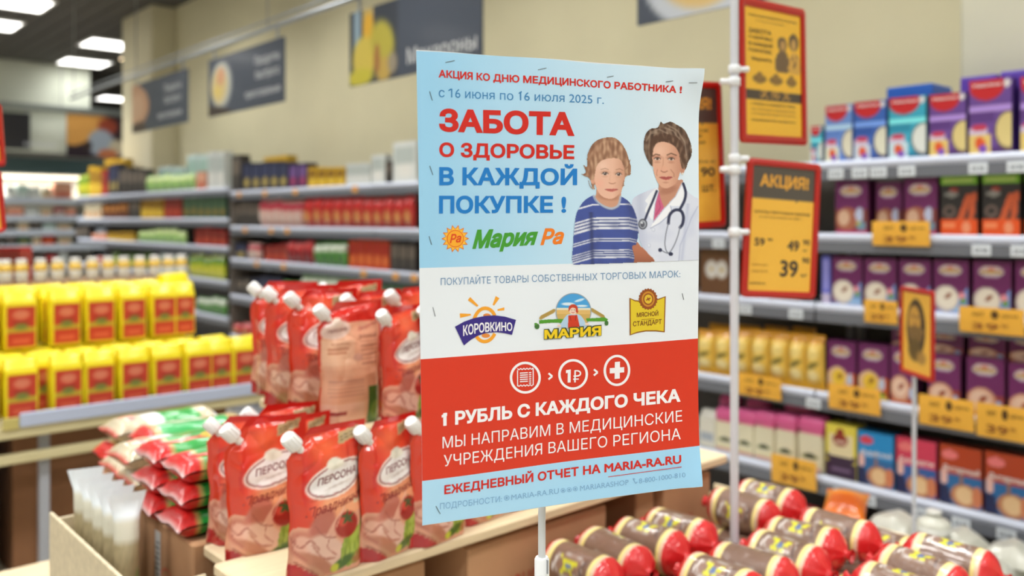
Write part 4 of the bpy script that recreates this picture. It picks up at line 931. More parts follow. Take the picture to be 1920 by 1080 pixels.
def pouch_paint(p):
    # p.X 0..1 across, p.Y 0..1 up
    X, Y = p.X, p.Y
    g = np.clip((.84-Y)/.34, 0, 1)*np.clip((X-.06-.25*np.clip(Y-.3, 0, 1))/.28, 0, 1)
    for k, c in enumerate(((206, 46, 30), (236, 168, 126))): pass
    p.C[:] = np.array((200, 28, 18.))*(1-g[..., None])+np.array((236, 160, 118.))*g[..., None]
    q = np.exp(-((X-.45)/.3)**2-((Y-.86)/.12)**2); p.mask(q*.7, (240, 120, 70))
    p.poly(spline([(0, .95), (.16, .8), (.14, .55), (.3, .34), (.36, .26), (.1, .28), (0, .3)]), (214, 60, 30), .85)
    p.rect(0, .955, 1, 1, (196, 30, 24)); 
    # ham, tomato, lettuce
    p.poly(spline([(.0, .02), (.02, .3), (.2, .36), (.5, .34), (.98, .4), (1, .0)]), (222, 160, 132))
    p.ell(.34, .34, .17, .12, (190, 108, 92), .5, .25); p.ell(.46, .3, .2, .045, (226, 168, 146), .7, .3); p.ell(.14, .24, .11, .09, (198, 122, 100), 0, .3); p.ell(.14, .24, .07, .06, (226, 170, 148), 0, .3)
    p.ell(.40, .18, .24, .1, (228, 186, 168), -.3, .25); p.ell(.3, .1, .2, .05, (186, 120, 94), -.4, .3)
    p.poly(spline([(.56, .06), (.62, .26), (.8, .3), (1, .38), (1, .16), (.8, .04)]), (140, 162, 54)); 
    for (a, b, r) in ((.74, .24, .07), (.88, .28, .08), (.7, .14, .07), (.84, .16, .06), (.95, .22, .05)): p.ell(a, b, r, r*.6, (176, 196, 84), .4, .5, .8)
    p.ell(.6, .07, .14, .04, (76, 110, 40), .2, .4); p.ell(.5, .045, .05, .03, (196, 196, 60), 0, .4)
    p.ell(.86, .1, .14, .05, (176, 96, 62), .3, .4, .8)
    p.ell(.64, .325, .15, .088, (160, 22, 20), 0, .12); p.ell(.59, .35, .06, .03, (210, 70, 56), 0, .6)
    p.poly([(.65, .43), (.67, .38), (.76, .40), (.69, .36), (.74, .32), (.65, .345), (.58, .33), (.61, .37), (.54, .40), (.63, .39)], (60, 84, 44))
    p.poly([(0, 0), (.34, 0), (.1, .1), (0, .12)], (176, 26, 34)); p.ell(.3, .04, .14, .025, (196, 140, 110), -.5, .4)
    p.poly([(.60, .86), (.9, .9), (.92, .965), (.62, .94)], (178, 150, 110)); p.line([(.64, .89), (.88, .92)], .008, (110, 100, 70)); p.line([(.64, .91), (.88, .94)], .008, (110, 100, 70))
    for pts, w_, c in (([(.03, .3), (.12, .22), (.2, .27), (.3, .2)], .012, (160, 84, 70)), ([(.22, .24), (.34, .14), (.48, .12)], .014, (170, 96, 80)), ([(.42, .26), (.4, .2), (.5, .14)], .012, (168, 92, 78)), ([(.26, .36), (.36, .28), (.5, .26)], .01, (160, 84, 74)), ([(.08, .12), (.2, .07), (.3, .02)], .016, (150, 80, 60)), ([(.1, .3), (.08, .2), (.16, .14)], .012, (176, 100, 84)), ([(.5, .32), (.56, .4), (.62, .46)], .012, (236, 186, 160))): p.line(spline(pts, 5, False), w_, c, .8)
    for a in range(14): p.line([(.58+a*.031, .09+.012*(a % 3)), (.6+a*.03, .2+.02*math.sin(a*2.1))], .01, (92, 122, 40) if a % 2 else (176, 190, 92), .6)
    # badge
    p.ell(.56, .645, .39, .115, (240, 226, 216), .12, .05); p.ell(.56, .645, .365, .1, (130, 40, 44), .12, .05); p.ell(.56, .645, .345, .09, (238, 232, 230), .12, .05)
    p.ell(.53, .745, .1, .04, (226, 222, 206), 0, .2); p.ell(.47, .735, .05, .022, (236, 230, 214), 0, .2); p.ell(.6, .74, .05, .022, (236, 230, 214), 0, .2)
    p.ell(.56, .6, .16, .008, (170, 150, 140), .12, .5, .5); p.line([(.56, .455), (.98, .52)], .012, (196, 120, 90)); p.rect(.74, .455, .92, .485, (206, 196, 160), .8)
def pouch_back(p):
    X, Y = p.X, p.Y
    p.C[:] = (222, 168, 136); p.rect(0, .84, 1, 1, (200, 40, 28)); p.rect(0, 0, .05, 1, (200, 44, 30)); p.rect(.95, 0, 1, 1, (196, 40, 34))
    p.poly([(0, 1), (.3, 1), (.05, .7), (0, .6)], (200, 40, 28)); p.ell(.24, .78, .2, .07, (226, 200, 186), .1, .1); p.ell(.24, .765, .17, .045, (214, 184, 170), .1, .1); p.ell(.25, .84, .07, .04, (220, 200, 184), 0, .2)
    p.rect(.05, .5, .48, .7, (226, 180, 148)); p.ell(.52, .55, .07, .03, (196, 150, 130), 0, .4); p.rect(.05, .2, .7, .46, (216, 160, 128)); p.rect(.66, 0, .95, .3, (64, 110, 40)); p.ell(.8, .1, .1, .08, (110, 150, 60), 0, .4); p.rect(.05, 0, .6, .18, (224, 176, 150))
    for k in range(7): p.rect(.57, .70-k*.035, .9, .712-k*.035, (176, 124, 100), .8)
    for k in range(5): p.rect(.12, .36-k*.028, .6, .37-k*.028, (180, 128, 106), .8)
    p.rect(.12, .1, .34, .12, (150, 50, 50)); p.rect(.12, .62, .4, .635, (180, 110, 80), .7); p.rect(.12, .59, .36, .602, (180, 110, 80), .7)
def pouch_proto(seed, backside=False):
    r = root('sauce_pouch'); n, m = 61, 101
    U, Vv, X, Z, D = pouch_surface(n, m, True, seed)
    def fnf(Xs, Ys, off=.0004):
        # bilinear look-up of the bulge for lettering: Xs, Ys in 0..1 of width / height
        Xm = (Xs-.5)*PW; k = np.clip(Ys, 0, 1)*(m-1); i0 = np.clip(k.astype(int), 0, m-2); fk = k-i0; out = []
        for x, i, f in zip(Xm, i0, fk):
            rx = X[i]*(1-f)+X[i+1]*f; rd = D[i]*(1-f)+D[i+1]*f; out.append(np.interp(x, rx, rd))
        return np.stack([Xm, -np.array(out)-off, Ys*PH], -1)
    p = Paint(X/PW+.5, Vv, (200, 50, 30)); (pouch_back if backside else pouch_paint)(p)
    mb = MB(); mb.grid(np.stack([X, -D, Z], -1), p.C, True, False)
    U2, V2, X2, Z2, D2 = pouch_surface(31, 41, False, seed+11)
    X2 = X2*0+(np.array([np.interp(v, np.linspace(0, 1, m), X[:, 0]) for v in V2[:, 0]])[:, None]*(1-U2)+np.array([np.interp(v, np.linspace(0, 1, m), X[:, -1]) for v in V2[:, 0]])[:, None]*U2)
    p2 = Paint(.5-X2/PW, V2, (200, 50, 30)); (pouch_paint if backside else pouch_back)(p2)
    mb.grid(np.stack([X2, D2*.85, Z2], -1), p2.C, True, True)
    a = np.stack([X[0], -D[0], Z[0]], -1); b = np.stack([X[0], D[0]*.8, Z[0]], -1); mb.grid(np.stack([a, b]), (170, 30, 30), True, True)
    f = mb.build('pouch_film', FILM, r)
    # spout at the middle of the cut corner, pointing up and left
    c = Vector((-.047, 0, .179)); d = Vector((-.70, 0, .71)).normalized()
    mb = MB(); mb.tube([c-d*.012, c+d*.008], [.006, .005], (226, 222, 216), 12); mb.build('spout', PLAST, r)
    mb = MB(); mb.tube([c-d*.002, c-d*.001, c+d*.019, c+d*.021], [.0095, .0106, .0102, .0088], (240, 240, 238), 14)
    for q in range(12):
        an = q*math.pi/6; s1 = Vector((0, 1, 0)); s2 = d.cross(s1); o_ = (s1*math.cos(an)+s2*math.sin(an))*.0106; mb.tube([c+d*.000+o_, c+d*.018+o_], .0007, (232, 232, 230), 4, False)
    mb.build('screw_cap', PLAST, r)
    if not backside:
        mb = MB(); put_text(mb, 'ПЕРСОНА', fnf, .31, .615, .82, .655, .05, .05, (122, 28, 40), .02, .15)
        put_text(mb, 'Праздничный', fnf, .16, .425, .97, .49, .06, .06, (140, 36, 36), .012, .45)
        mb.build('printed_text', INK, f)
    else:
        mb = MB(); put_text(mb, 'ПЕРСОНА', fnf, .12, .755, .38, .775, .024, .024, (122, 60, 60), .02, .15); put_text(mb, 'Праздничный', fnf, .56, .755, .9, .815, .028, .028, (176, 60, 70), .002, .45)
        put_text(mb, 'МАЙОНЕЗНЫЙ', fnf, .56, .715, .9, .715, .013, .013, (150, 100, 80), .0); put_text(mb, 'СОУС', fnf, .16, .66, .4, .66, .016, .016, (176, 110, 80), .02); mb.build('printed_text', INK, f)
    return Proto(r, (PW, .05, PH))
PA, PB, PC_ = pouch_proto(1), pouch_proto(4), pouch_proto(2, True)
def pouch(pr, px, d, z, label, rz=0, s=1.0, rx=0, ry=0, g='red sauce pouches on the counter'):
    q = at_d(px, 500, d); pr.put((q.x, q.y, z+.0005), label, 'pouch', g, rz, (s, s, s), rx, ry); return q
ZR = ZB-.016
pouch(PA, 613, 1.245, ZB, 'red sauce pouch nearest the camera, front centre, reading ПЕРСОНА in full', .0, 1.03)
pouch(PB, 500, 1.335, ZR, 'red sauce pouch partly covered by the nearest one, left of it', -.08, 1.06)
pouch(PB, 728, 1.315, ZB, 'red sauce pouch right of the nearest one, white cap by its left corner', .22, 1.0)
pouch(PA, 822, 1.37, ZB, 'red sauce pouch half hidden by the left edge of the poster', .15, 1.0)
pouch(PA, 900, 1.46, ZB, 'red sauce pouch behind the poster, second from its left edge', .12, 1.0)
pouch(PB, 975, 1.53, ZB, 'red sauce pouch behind the poster, straight above the thin pole', .1, 1.0)
pouch(PA, 1040, 1.61, ZB, 'red sauce pouch behind the poster, right of the thin pole', .05, 1.0)
pouch(PA, 462, 1.40, ZR, 'red sauce pouch turned sideways behind the left front pouch', -.6, 1.0)
pouch(PB, 560, 1.40, ZR, 'red sauce pouch in second row, only its white cap and shoulder showing, right', .1, 1.0)
pouch(PA, 532, 1.455, ZR, 'red sauce pouch in second row with tall red shoulder beside white cap', -.3, 1.04)
# upper tier on the raised board
g = 'red sauce pouches on the raised board'
pouch(PC_, 657, 1.50, 1.15, 'red sauce pouch turned back to front, beige text panel showing', .0, 1.04, g=g)
pouch(PB, 606, 1.60, 1.15, 'red sauce pouch left of and behind the turned one, upper tier', -.15, 1.1, g=g)
pouch(PA, 566, 1.655, 1.15, 'red sauce pouch second from the left end of upper tier', -.5, 1.12, g=g)
pouch(PB, 533, 1.75, 1.15, 'red sauce pouch at the far left end of upper tier, edge on', -.8, 1.12, g=g)
pouch(PA, 757, 1.50, 1.15, 'red sauce pouch right of the turned one beside the poster edge', .3, 1.0, g=g)
pouch(PB, 700, 1.62, 1.15, 'red sauce pouch behind the turned one, cap above its right shoulder', .1, 1.08, g=g)
pouch(PA, 660, 1.72, 1.15, 'red sauce pouch in the back row of upper tier, centre', 0, 1.14, g=g)
pouch(PB, 780, 1.66, 1.15, 'red sauce pouch in the back row of upper tier, at poster edge', .1, 1.1, g=g)
for i, (px, d) in enumerate(((838, 1.56), (912, 1.62), (985, 1.68), (1050, 1.74))):
    pouch((PA, PB)[i % 2], px, d, 1.15, 'red sauce pouch on upper tier hidden by the poster, %s' % nth(i, 4), .1, 1.0, g=g)
# ------------------------------------------------------------------ grain bags
tray = thing('wooden_tray', (.485, 1.5, .72), 'pale wooden tray with upright white grain bags at bottom left', 'tray')
for nm, bx in (('side_board', (-.062, -.056, -.2, .22, 0, .262)), ('rear_board', (-.055, .05, .212, .218, 0, .25)), ('bottom_board', (-.055, .05, -.2, .211, .0, .006)), ('front_board', (-.055, .05, -.206, -.2, 0, .25))):
    mb = MB(); mb.box(*bx, (218, 204, 172), .0012); mb.build(nm, WOOD, tray)
t = thing('display_table', (.72, 1.82, 0), 'low pale wooden table carrying the grain bag cartons at bottom left', 'table')
mb = MB(); mb.box(-.32, .3, -.53, .4, .69, .712, LWD, .003); mb.build('table_board', WOOD, t)
for sx in (-.29, .27):
    for sy in (-.49, .37):
        mb = MB(); mb.box(sx-.02, sx+.02, sy-.02, sy+.02, 0, .69, (190, 168, 130), .003); mb.build('leg', WOOD, t)
tray.location.z = .7125
c = carton('cardboard_carton', .541, .90, 1.362, 1.64, .7125, .985, 'brown carton with white label under the red and green grain bags', CT, ring=(.03, .17, .035, (196, 110, 80)), face='-x')
c2 = carton('cardboard_carton', .541, .90, 1.65, 1.93, .7125, .985, 'brown carton farther back under the lying grain bags', CT)
def lying_mesh(L, wd, t, paint, base, seed=0, n=15, m=33, pw=.34, wr=.004):
    """long axis +X, rests on z=0"""
    mb = MB(); U, V = np.meshgrid(np.linspace(0, 1, n), np.linspace(0, 1, m))
    e = np.clip(np.minimum(V-.022, .978-V)/.07, 0, 1)**.42
    T = t/2*np.clip(4*U*(1-U), 0, 1)**pw*e
    wx = wd*(.9+.1*(1-e)); Y = (.5-U)*wx; X = V*L
    for k, sg in ((0, 1), (1, -1)):
        nz = np.array([[noise.noise(Vector((X[i, j]*26+seed*7, Y[i, j]*34, k*9+seed))) for j in range(n)] for i in range(m)])*wr*e*(1 if sg > 0 else .3)
        D = t/2+sg*(T+.0006)+nz+np.where(e <= 0, np.sin(U*9+seed)*.003, 0)
        p = Paint(U, V, base); paint(p); mb.grid(np.stack([X, Y, np.maximum(D, .0)], -1), p.C, True, sg > 0)
    return mb
GR = (188, 160, 108)
RG = np.random.RandomState(3)
def grain(p, col, x0=0, y0=0, x1=1, y1=1):
    m = ((p.X >= x0) & (p.X <= x1) & (p.Y >= y0) & (p.Y <= y1)).astype(float)
    p.mask(m, col); p.mask(m*RG.rand(*m.shape)*.35, tuple(c*.7 for c in col))
def red_green(p):
    grain(p, (196, 168, 96)); p.rect(0, 0, 1, .15, (206, 36, 34)); p.rect(.25, .17, 1.0, .9, (40, 156, 62)); p.rect(.62, .0, .74, .5, (206, 36, 34)); p.ell(.62, .5, .14, .08, (236, 186, 60)); p.rect(0, .17, .22, .34, (222, 214, 190)); p.rect(0, .93, 1, 1, (200, 40, 40)); p.rect(0, 0, 1, .02, (190, 160, 156)); p.ell(.5, .34, .06, .03, (236, 236, 230))
def white_green(p):
    grain(p, (212, 198, 166)); p.rect(0, 0, 1, .03, (206, 46, 44)); p.rect(0, .30, 1, .46, (228, 236, 238)); p.rect(0, .46, 1, .8, (30, 160, 60)); p.rect(0, .93, 1, 1, (236, 236, 236)); p.ell(.55, .2, .16, .03, (220, 90, 80), 0, .4); p.rect(.3, .1, .45, .16, (230, 140, 120))
def white_red(p):
    grain(p, (206, 178, 120)); p.rect(0, 0, 1, .11, (206, 46, 40)); p.rect(.45, .16, 1, .8, (52, 172, 90)); p.rect(0, .18, .45, .6, (226, 226, 206)); p.rect(0, .93, 1, 1, (236, 236, 236))
def lyproto(paint, seed, **k):
    r = root('grain_bag'); lying_mesh(.23, .105, .046, paint, GR, seed, **k).build('bag_film', BAGF, r); return Proto(r, (.23, .105, .046))
LA, LB, LC = lyproto(red_green, 2), lyproto(white_green, 3), lyproto(white_red, 5)
g = 'red and green grain bags stacked on the carton'
for lay in range(3):
    for j in range(2):
        y = 1.425+j*.112; LA.put((.522+lay*.004-.006*j, y, .986+lay*.043), 'grain bag with red end and green middle, %s of its stack, %s stack' % (['bottom', 'middle', 'top'][lay], ['near', 'far'][j]), 'grain bag', g, random.uniform(-.05, .05), (1, .98, .95), 0, 0)
PILE = [(.545, 1.705, .987, LB, 0, 'beige grain bag, nearest in the bottom layer behind the carton'), (.55, 1.815, .987, LB, .03, 'beige grain bag, middle of the bottom layer of the pile'), (.565, 1.925, .987, LC, -.03, 'beige grain bag, farthest in the bottom layer of the pile'),
    (.53, 1.70, 1.034, LB, .06, 'beige grain bag with small red tip lying at far left'), (.60, 1.805, 1.034, LC, -.03, 'white and green grain bag with red tip on top of pile'), (.58, 1.915, 1.034, LB, .04, 'beige grain bag with white band lying on the far side'),
    (.80, 1.70, 1.034, LB, .1, 'green and white grain bag behind the red stack'), (.79, 1.705, .987, LC, 0, 'green grain bag half buried behind the red stack')]
for x, y, z, pr, rz, lb in PILE: pr.put((x, y, z), lb, 'grain bag', 'pale grain bags lying in a pile', rz)
# upright bags in the tray
def upr_paint(p):
    grain(p, (190, 176, 138), 0, 0, 1, .8); p.rect(0, .87, 1, 1, (232, 240, 244)); p.rect(.0, .78, 1, .87, (216, 214, 196)); p.rect(.72, .1, .9, .66, (110, 150, 80), .6)
r = root('grain_bag'); mb = bag_mesh(.043, .335, .042, upr_paint, (214, 206, 186), n=15, m=31, crimp=.08, wr=.004, seed=4, pw=.5); mb.V = [(v[0]*(1+.45*max(0, (v[2]-.30)/.035)), v[1], v[2]) for v in mb.V]; mb.build('bag_film', BAGF, r); UP = Proto(r, (.058, .335, .05))
for i in range(5):
    y = 1.675-i*.054; UP.put((.472, y, .7185), 'white grain bag standing upright in the wooden tray, %s' % (nth(i, 5, 'from the far end') if 0 < i < 4 else ('farthest' if i == 0 else 'nearest')), 'grain bag', 'white grain bags upright in the tray', random.uniform(-.2, .2)-.25, (.96, 1, 1.0+random.uniform(-.02, .02)))
# white label on the near carton
q = at_X(296, 1030, .5404); t = tag(MB().box(-.0008, 0, -.012, .012, -.09, 0, (226, 230, 232)).build('paper_label', CARD), 'white paper label stuck to the carton below the grain bags', 'label'); t.location = (.5405, q.y, .968)
mb = MB()
for k in range(7): mb.box(-.0012, -.0008, -.009, .009 if k % 2 else .004, -.02-k*.009, -.017-k*.009, (120, 126, 134))
mb.build('printed_lines', INK, t)
# ================================================================== ROLL PACKS at bottom right
t = thing('display_table', (1.33, .72, 0), 'low wooden bin table heaped with red and brown cookie rolls', 'table')
for nm, bx in (('table_board', (-.36, .36, -.42, .33, .795, .815)), ('side_board', (-.375, -.361, -.42, .33, .76, .83)), ('side_board', (.361, .375, -.42, .33, .76, .83)), ('rear_board', (-.36, .36, .331, .343, .76, .83)), ('front_board', (-.36, .36, -.434, -.421, .76, .83))):
    mb = MB(); mb.box(*bx, LWD, .003); mb.build(nm, WOOD, t)
for sx in (-.34, .34):
    for sy in (-.4, .31):
        mb = MB(); mb.box(sx-.015, sx+.015, sy-.015, sy+.015, 0, .795, (190, 168, 130), .003); mb.build('leg', WOOD, t)
WRAP = mat('wrapper', .34, coat=.5, bump=.7, bscale=55)
def roll_proto(seed):
    r = root('cookie_roll'); n, m = 41, 57; L = .178; R = .0395
    A_, V = np.meshgrid(np.linspace(0, 2*math.pi, n), np.linspace(0, 1, m)); y = (V-.5)*L
    e = np.abs(V-.5)*2
    rad = np.where(e < .58, 1.0, np.clip(1-(np.clip((e-.58)/.34, 0, 2))**1.8, 0, 1)); rad = np.where(e > .93, .16+.14*np.clip((e-.93)/.07, 0, 1), np.maximum(rad, .16))
    nz = np.array([[noise.noise(Vector((math.cos(A_[i, j])*1.7+seed, math.sin(A_[i, j])*1.7, V[i, j]*5+seed))) for j in range(n)] for i in range(m)])
    nz2 = np.array([[noise.noise(Vector((math.cos(A_[i, j])*5+seed, math.sin(A_[i, j])*5, V[i, j]*9))) for j in range(n)] for i in range(m)])
    fold = np.clip((e-.55)/.3, 0, 1)*np.sin(A_*9+seed)*.05
    rr = R*(rad*(1+.05*nz+fold)+.06*nz2*np.clip((e-.5)/.3, 0, 1))
    P = np.stack([rr*np.sin(A_), y, rr*np.cos(A_)*.95], -1)
    p = Paint(A_/(2*math.pi), V, (206, 32, 34))
    p.rect(0, .205, 1, .24, (226, 200, 170)); p.rect(0, .76, 1, .795, (226, 200, 170)); p.rect(0, .24, 1, .285, (236, 218, 140)); p.rect(0, .715, 1, .76, (236, 218, 140)); p.rect(0, .285, 1, .715, (124, 96, 80))
    b = ((V > .29) & (V < .71)).astype(float); p.mask(b*np.clip(nz*.8+.2, 0, 1)*.3, (110, 80, 64))
    for cx_ in (.0, 1.0, .33, .66):
        p.ell(cx_+.02, .5, .085, .17, (176, 166, 158), .1, .1); p.ell(cx_+.02, .5, .07, .15, (140, 108, 92), .1, .1)
        p.poly([(cx_-.05, .42), (cx_, .46), (cx_+.06, .38), (cx_+.045, .5), (cx_+.07, .62), (cx_+.01, .55), (cx_-.05, .6), (cx_-.02, .5)], (216, 214, 40)); p.ell(cx_+.01, .5, .02, .04, (90, 110, 160), 0, .3)
        p.line([(cx_-.05, .33), (cx_+.02, .36), (cx_+.08, .32)], .02, (90, 70, 66)); p.line([(cx_-.03, .68), (cx_+.06, .65)], .02, (226, 220, 214))
    mb = MB(); mb.grid(P, p.C, True, False); mb.build('wrapper_film', WRAP, r); return Proto(r, (.082, L, .08))
RA, RB = roll_proto(1), roll_proto(6)
k = 0
base_x, base_y = at_d(1377, 1000, 1.6).x, at_d(1377, 1000, 1.6).y
rows = [(.955, 8, 1.03, .0), (.765, 8, 1.045, .01), (.575, 7, 1.10, .0), (.39, 5, 1.2, .0)]
ROWN = ['far row', 'second row', 'third row', 'nearest row']
for ri, (y, n, x0, dz) in enumerate(rows):
    for i in range(n):
        if math.hypot((x0+i*.0855-base_x)/.05, (y-base_y)/.10) < 1: continue
        (RA, RB)[(i+ri) % 2].put((x0+i*.0855, y+random.uniform(-.01, .01), .8155+.0385+dz), 'cookie roll with brown middle and red ends, %s, %s' % (ROWN[ri], nth(i, n)), 'roll pack', 'red and brown cookie rolls in the bin', random.uniform(-.1, .1), (1, 1, 1), 0, random.uniform(-1.5, 1.5))
for i, (x, y, rz) in enumerate(((1.235, .80, .1), (1.322, .79, -.05), (1.41, .81, .06), (1.33, .60, .05), (1.497, .79, .02), (1.42, .61, -.08), (1.51, .60, .06), (1.03, .985, .05), (1.115, .99, -.04), (1.2, .985, .06), (1.285, .985, .0), (1.15, .80, -.05), (1.475, .975, .05), (1.56, .97, -.04))):
    (RB, RA)[i % 2].put((x, y, .9245+random.uniform(0, .003)), 'cookie roll lying on top of the heap, %s' % nth(i, 14), 'roll pack', 'cookie rolls on top of the heap', rz, (1, 1, 1), random.uniform(-.05, .05), random.uniform(-1, 1))
# pale bags behind the rolls
t = thing('wooden_bin', (1.93, 1.13, 0), 'small pale wooden stand with cream bags behind the cookie rolls', 'bin')
for nm, bx in (('table_board', (-.17, .17, -.3, .36, .66, .68)), ('side_board', (-.18, -.171, -.3, .36, .64, .74)), ('side_board', (.171, .18, -.3, .36, .64, .74))):
    mb = MB(); mb.box(*bx, LWD, .003); mb.build(nm, WOOD, t)
for sx in (-.15, .15):
    for sy in (-.27, .33):
        mb = MB(); mb.box(sx-.015, sx+.015, sy-.015, sy+.015, 0, .66, (190, 168, 130), .003); mb.build('leg', WOOD, t)
KC['cushion'] = bag_proto('cream_bag', .15, .12, .09, lambda p: (p.ell(.5, .5, .34, .3, (196, 190, 140), 0, .5), p.ell(.5, .5, .12, .12, (206, 190, 90), 0, .5)), (214, 208, 176), wr=.01, crimp=.03)
for i in range(4):
    for lay in range(1):
        KC['cushion'].put((1.93, .93+i*.15, .722), 'cream cushion bag behind the cookie rolls, %s from the near end' % ORD[i], 'bag', 'cream cushion bags behind the cookie rolls', math.pi/2+random.uniform(-.3, .3), (1.2, .8, 1), math.pi/2)
# ================================================================== WHITE POLE WITH ORANGE SIGNS
def orange_sign(W, H, mtx, parent, paint, texts, res=40, base=(242, 188, 70), red=(182, 26, 14)):
    """one hinged frame: red rim (part), card and print (sub-parts). Local: x 0..W, z 0..H, front -y"""
    def tr(P): return [tuple(mtx @ Vector(p)) for p in np.asarray(P).reshape(-1, 3)]
    rim = .011*W/.15; mb = MB(); rr = .010
    def rounded(x0, x1, z0, z1, r):
        o = []
        for cx_, cz_, a0 in ((x1-r, z1-r, 0), (x0+r, z1-r, 90), (x0+r, z0+r, 180), (x1-r, z0+r, 270)):
            for q in range(5): a = math.radians(a0+22.5*q); o.append((cx_+r*math.cos(a), cz_+r*math.sin(a)))
        return o
    o1 = rounded(0, W, 0, H, rr); o2 = rounded(rim, W-rim, rim, H-rim, rr*.4); K = len(o1); V = []
    for (pts, y) in ((o1, .006), (o1, 0), ([( (a[0]*.5+b[0]*.5), (a[1]*.5+b[1]*.5)) for a, b in zip(o1, o2)], -.0025), (o2, 0), (o2, .004)):
        V += [(x, y, z) for x, z in pts]
    Fc = []
    for i in range(4):
        for k in range(K): k2 = (k+1) % K; Fc.append((i*K+k, i*K+k2, (i+1)*K+k2, (i+1)*K+k))
    Fc.append(tuple(range(K))[::-1])
    mb.add(tr(V), Fc, red); fr = mb.build('sign_frame', SIGN, parent)
    X, Z = np.meshgrid(np.linspace(0, 1, res), np.linspace(1, 0, int(res*1.6))); p = Paint(X, Z, base); paint(p)
    w2, h2 = W-2*rim, H-2*rim
    P = np.stack([rim+X*w2, np.full(X.shape, .0025), rim+Z*h2], -1); sh = P.shape
    mb = MB(); mb.grid(np.array(tr(P)).reshape(sh), p.C, False, True); mb.build('sign_card', SIGN, fr)
    mb = MB(); fn = lambda X, Y: np.array(tr(np.stack([rim+X*w2, np.full(X.shape, .0019), rim+Y*h2], -1)))
    for tt in texts:
        b, x0, y0, x1, c, cl = tt[:6]; put_text(mb, b, fn, x0, y0, x1, y0, c, c, cl, tt[6] if len(tt) > 6 else .02)
    if texts: mb.build('printed_text', INK, fr)
    return fr
DK = (66, 58, 50)
def sale_paint(p):
    p.rect(0, .745, 1, 1, (84, 78, 72)); p.poly([(0, .75), (.18, .735), (.24, .75), (.45, .73), (.52, .75), (.72, .728), (.8, .745), (1, .73), (1, .76), (0, .76)], (84, 78, 72))
def mtx_for(origin, ang, tilt=0):
    """ang: world direction angle of local +x; local -y is the front"""
    return Matrix.Translation(origin) @ Matrix.Rotation(ang, 4, 'Z') @ Matrix.Rotation(tilt, 4, 'Y')
DP = 1.6
base = at_d(1377, 1000, DP); pole = thing('sign_pole', (base.x, base.y, .8155), 'tall white pole carrying orange framed price signs right of the poster', 'sign pole')
WH = (208, 211, 218)
mb = MB(); mb.tube([(0, 0, .01), (0, 0, 1.45)], .0078, WH, 16); mb.build('pole_tube', PLAST, pole)
mb = MB(); mb.lathe([(.0, .0), (.022, .0), (.022, .006), (.014, .01), (.011, .02), (.011, .05)], (200, 204, 210), 28); mb.build('foot_plate', STEEL, pole)
def clips(pys, parent=pole, side=1, d=DP):
    for py in pys:
        z = at_d(1380, py, d).z-.8155; mb = MB(); mb.tube([(0, 0, z-.008), (0, 0, z-.007), (0, 0, z+.007), (0, 0, z+.008)], [.0095, .0108, .0108, .0095], (232, 236, 240), 14)
        a = RT*side; zz = Vector((0, 0, z)); mb.tube([a*.009+zz, a*.026+zz], .0055, (232, 236, 240), 8); mb.build('clip', PLAST, parent)
clips((130, 297, 435)); clips((153, 318), side=-1)
# the frames (pixel corners at the pole's distance set their sizes)
angR = math.atan2(RT.y, RT.x)
def frame_at(pxl, ytl, ybl, pxr, ytr, ybr, d, label, paint, texts, parent, base3, **k):
    """left edge at distance d; the right edge's height gives the turn of the frame"""
    H = (ybl-ytl)/F*d; d2 = H*F/(ybr-ytr); a = at_d(pxl, ybl, d); b = at_d(pxr, ybr, d2)
    v = Vector((b.x-a.x, b.y-a.y, 0)); W = math.hypot(v.length, b.z-a.z); ang = math.atan2(v.y, v.x); tilt = -math.atan2(b.z-a.z, v.length)
    m = mtx_for(a-base3, ang, tilt); fr = orange_sign(W, H, m, parent, paint, texts, **k); fr['label'] = label; return fr
B3 = Vector((base.x, base.y, .8155))
def care_paint(p):
    p.rect(0, .28, 1, .365, (66, 52, 40))
    for x in (.33, .52, .72): p.ell(x, .322, .075, .036, (200, 150, 60), 0, .1); p.ell(x, .322, .06, .028, (66, 52, 40), 0, .1); p.ell(x, .322, .03, .014, (200, 150, 60), 0, .3)
    p.ell(.66, .745, .085, .06, (96, 74, 46), 0, .2); p.ell(.67, .735, .05, .04, (190, 146, 80), 0, .3); p.poly(spline([(.54, .53), (.56, .66), (.66, .69), (.76, .66), (.78, .53)]), (110, 84, 54))
    p.ell(.87, .775, .09, .07, (84, 64, 42), 0, .2); p.ell(.87, .755, .05, .045, (200, 156, 84), 0, .3); p.poly(spline([(.78, .53), (.8, .66), (.88, .69), (.98, .66), (.99, .53)]), (214, 164, 70)); p.line([(.83, .68), (.88, .56), (.92, .66)], .015, (96, 74, 46))
    for x, s_ in ((.25, 1), (.54, 1), (.82, .8)): p.ell(x, .445, .12*s_, .035, (128, 96, 40), 0, .3); p.ell(x, .47, .05, .03, (140, 104, 44), 0, .3)
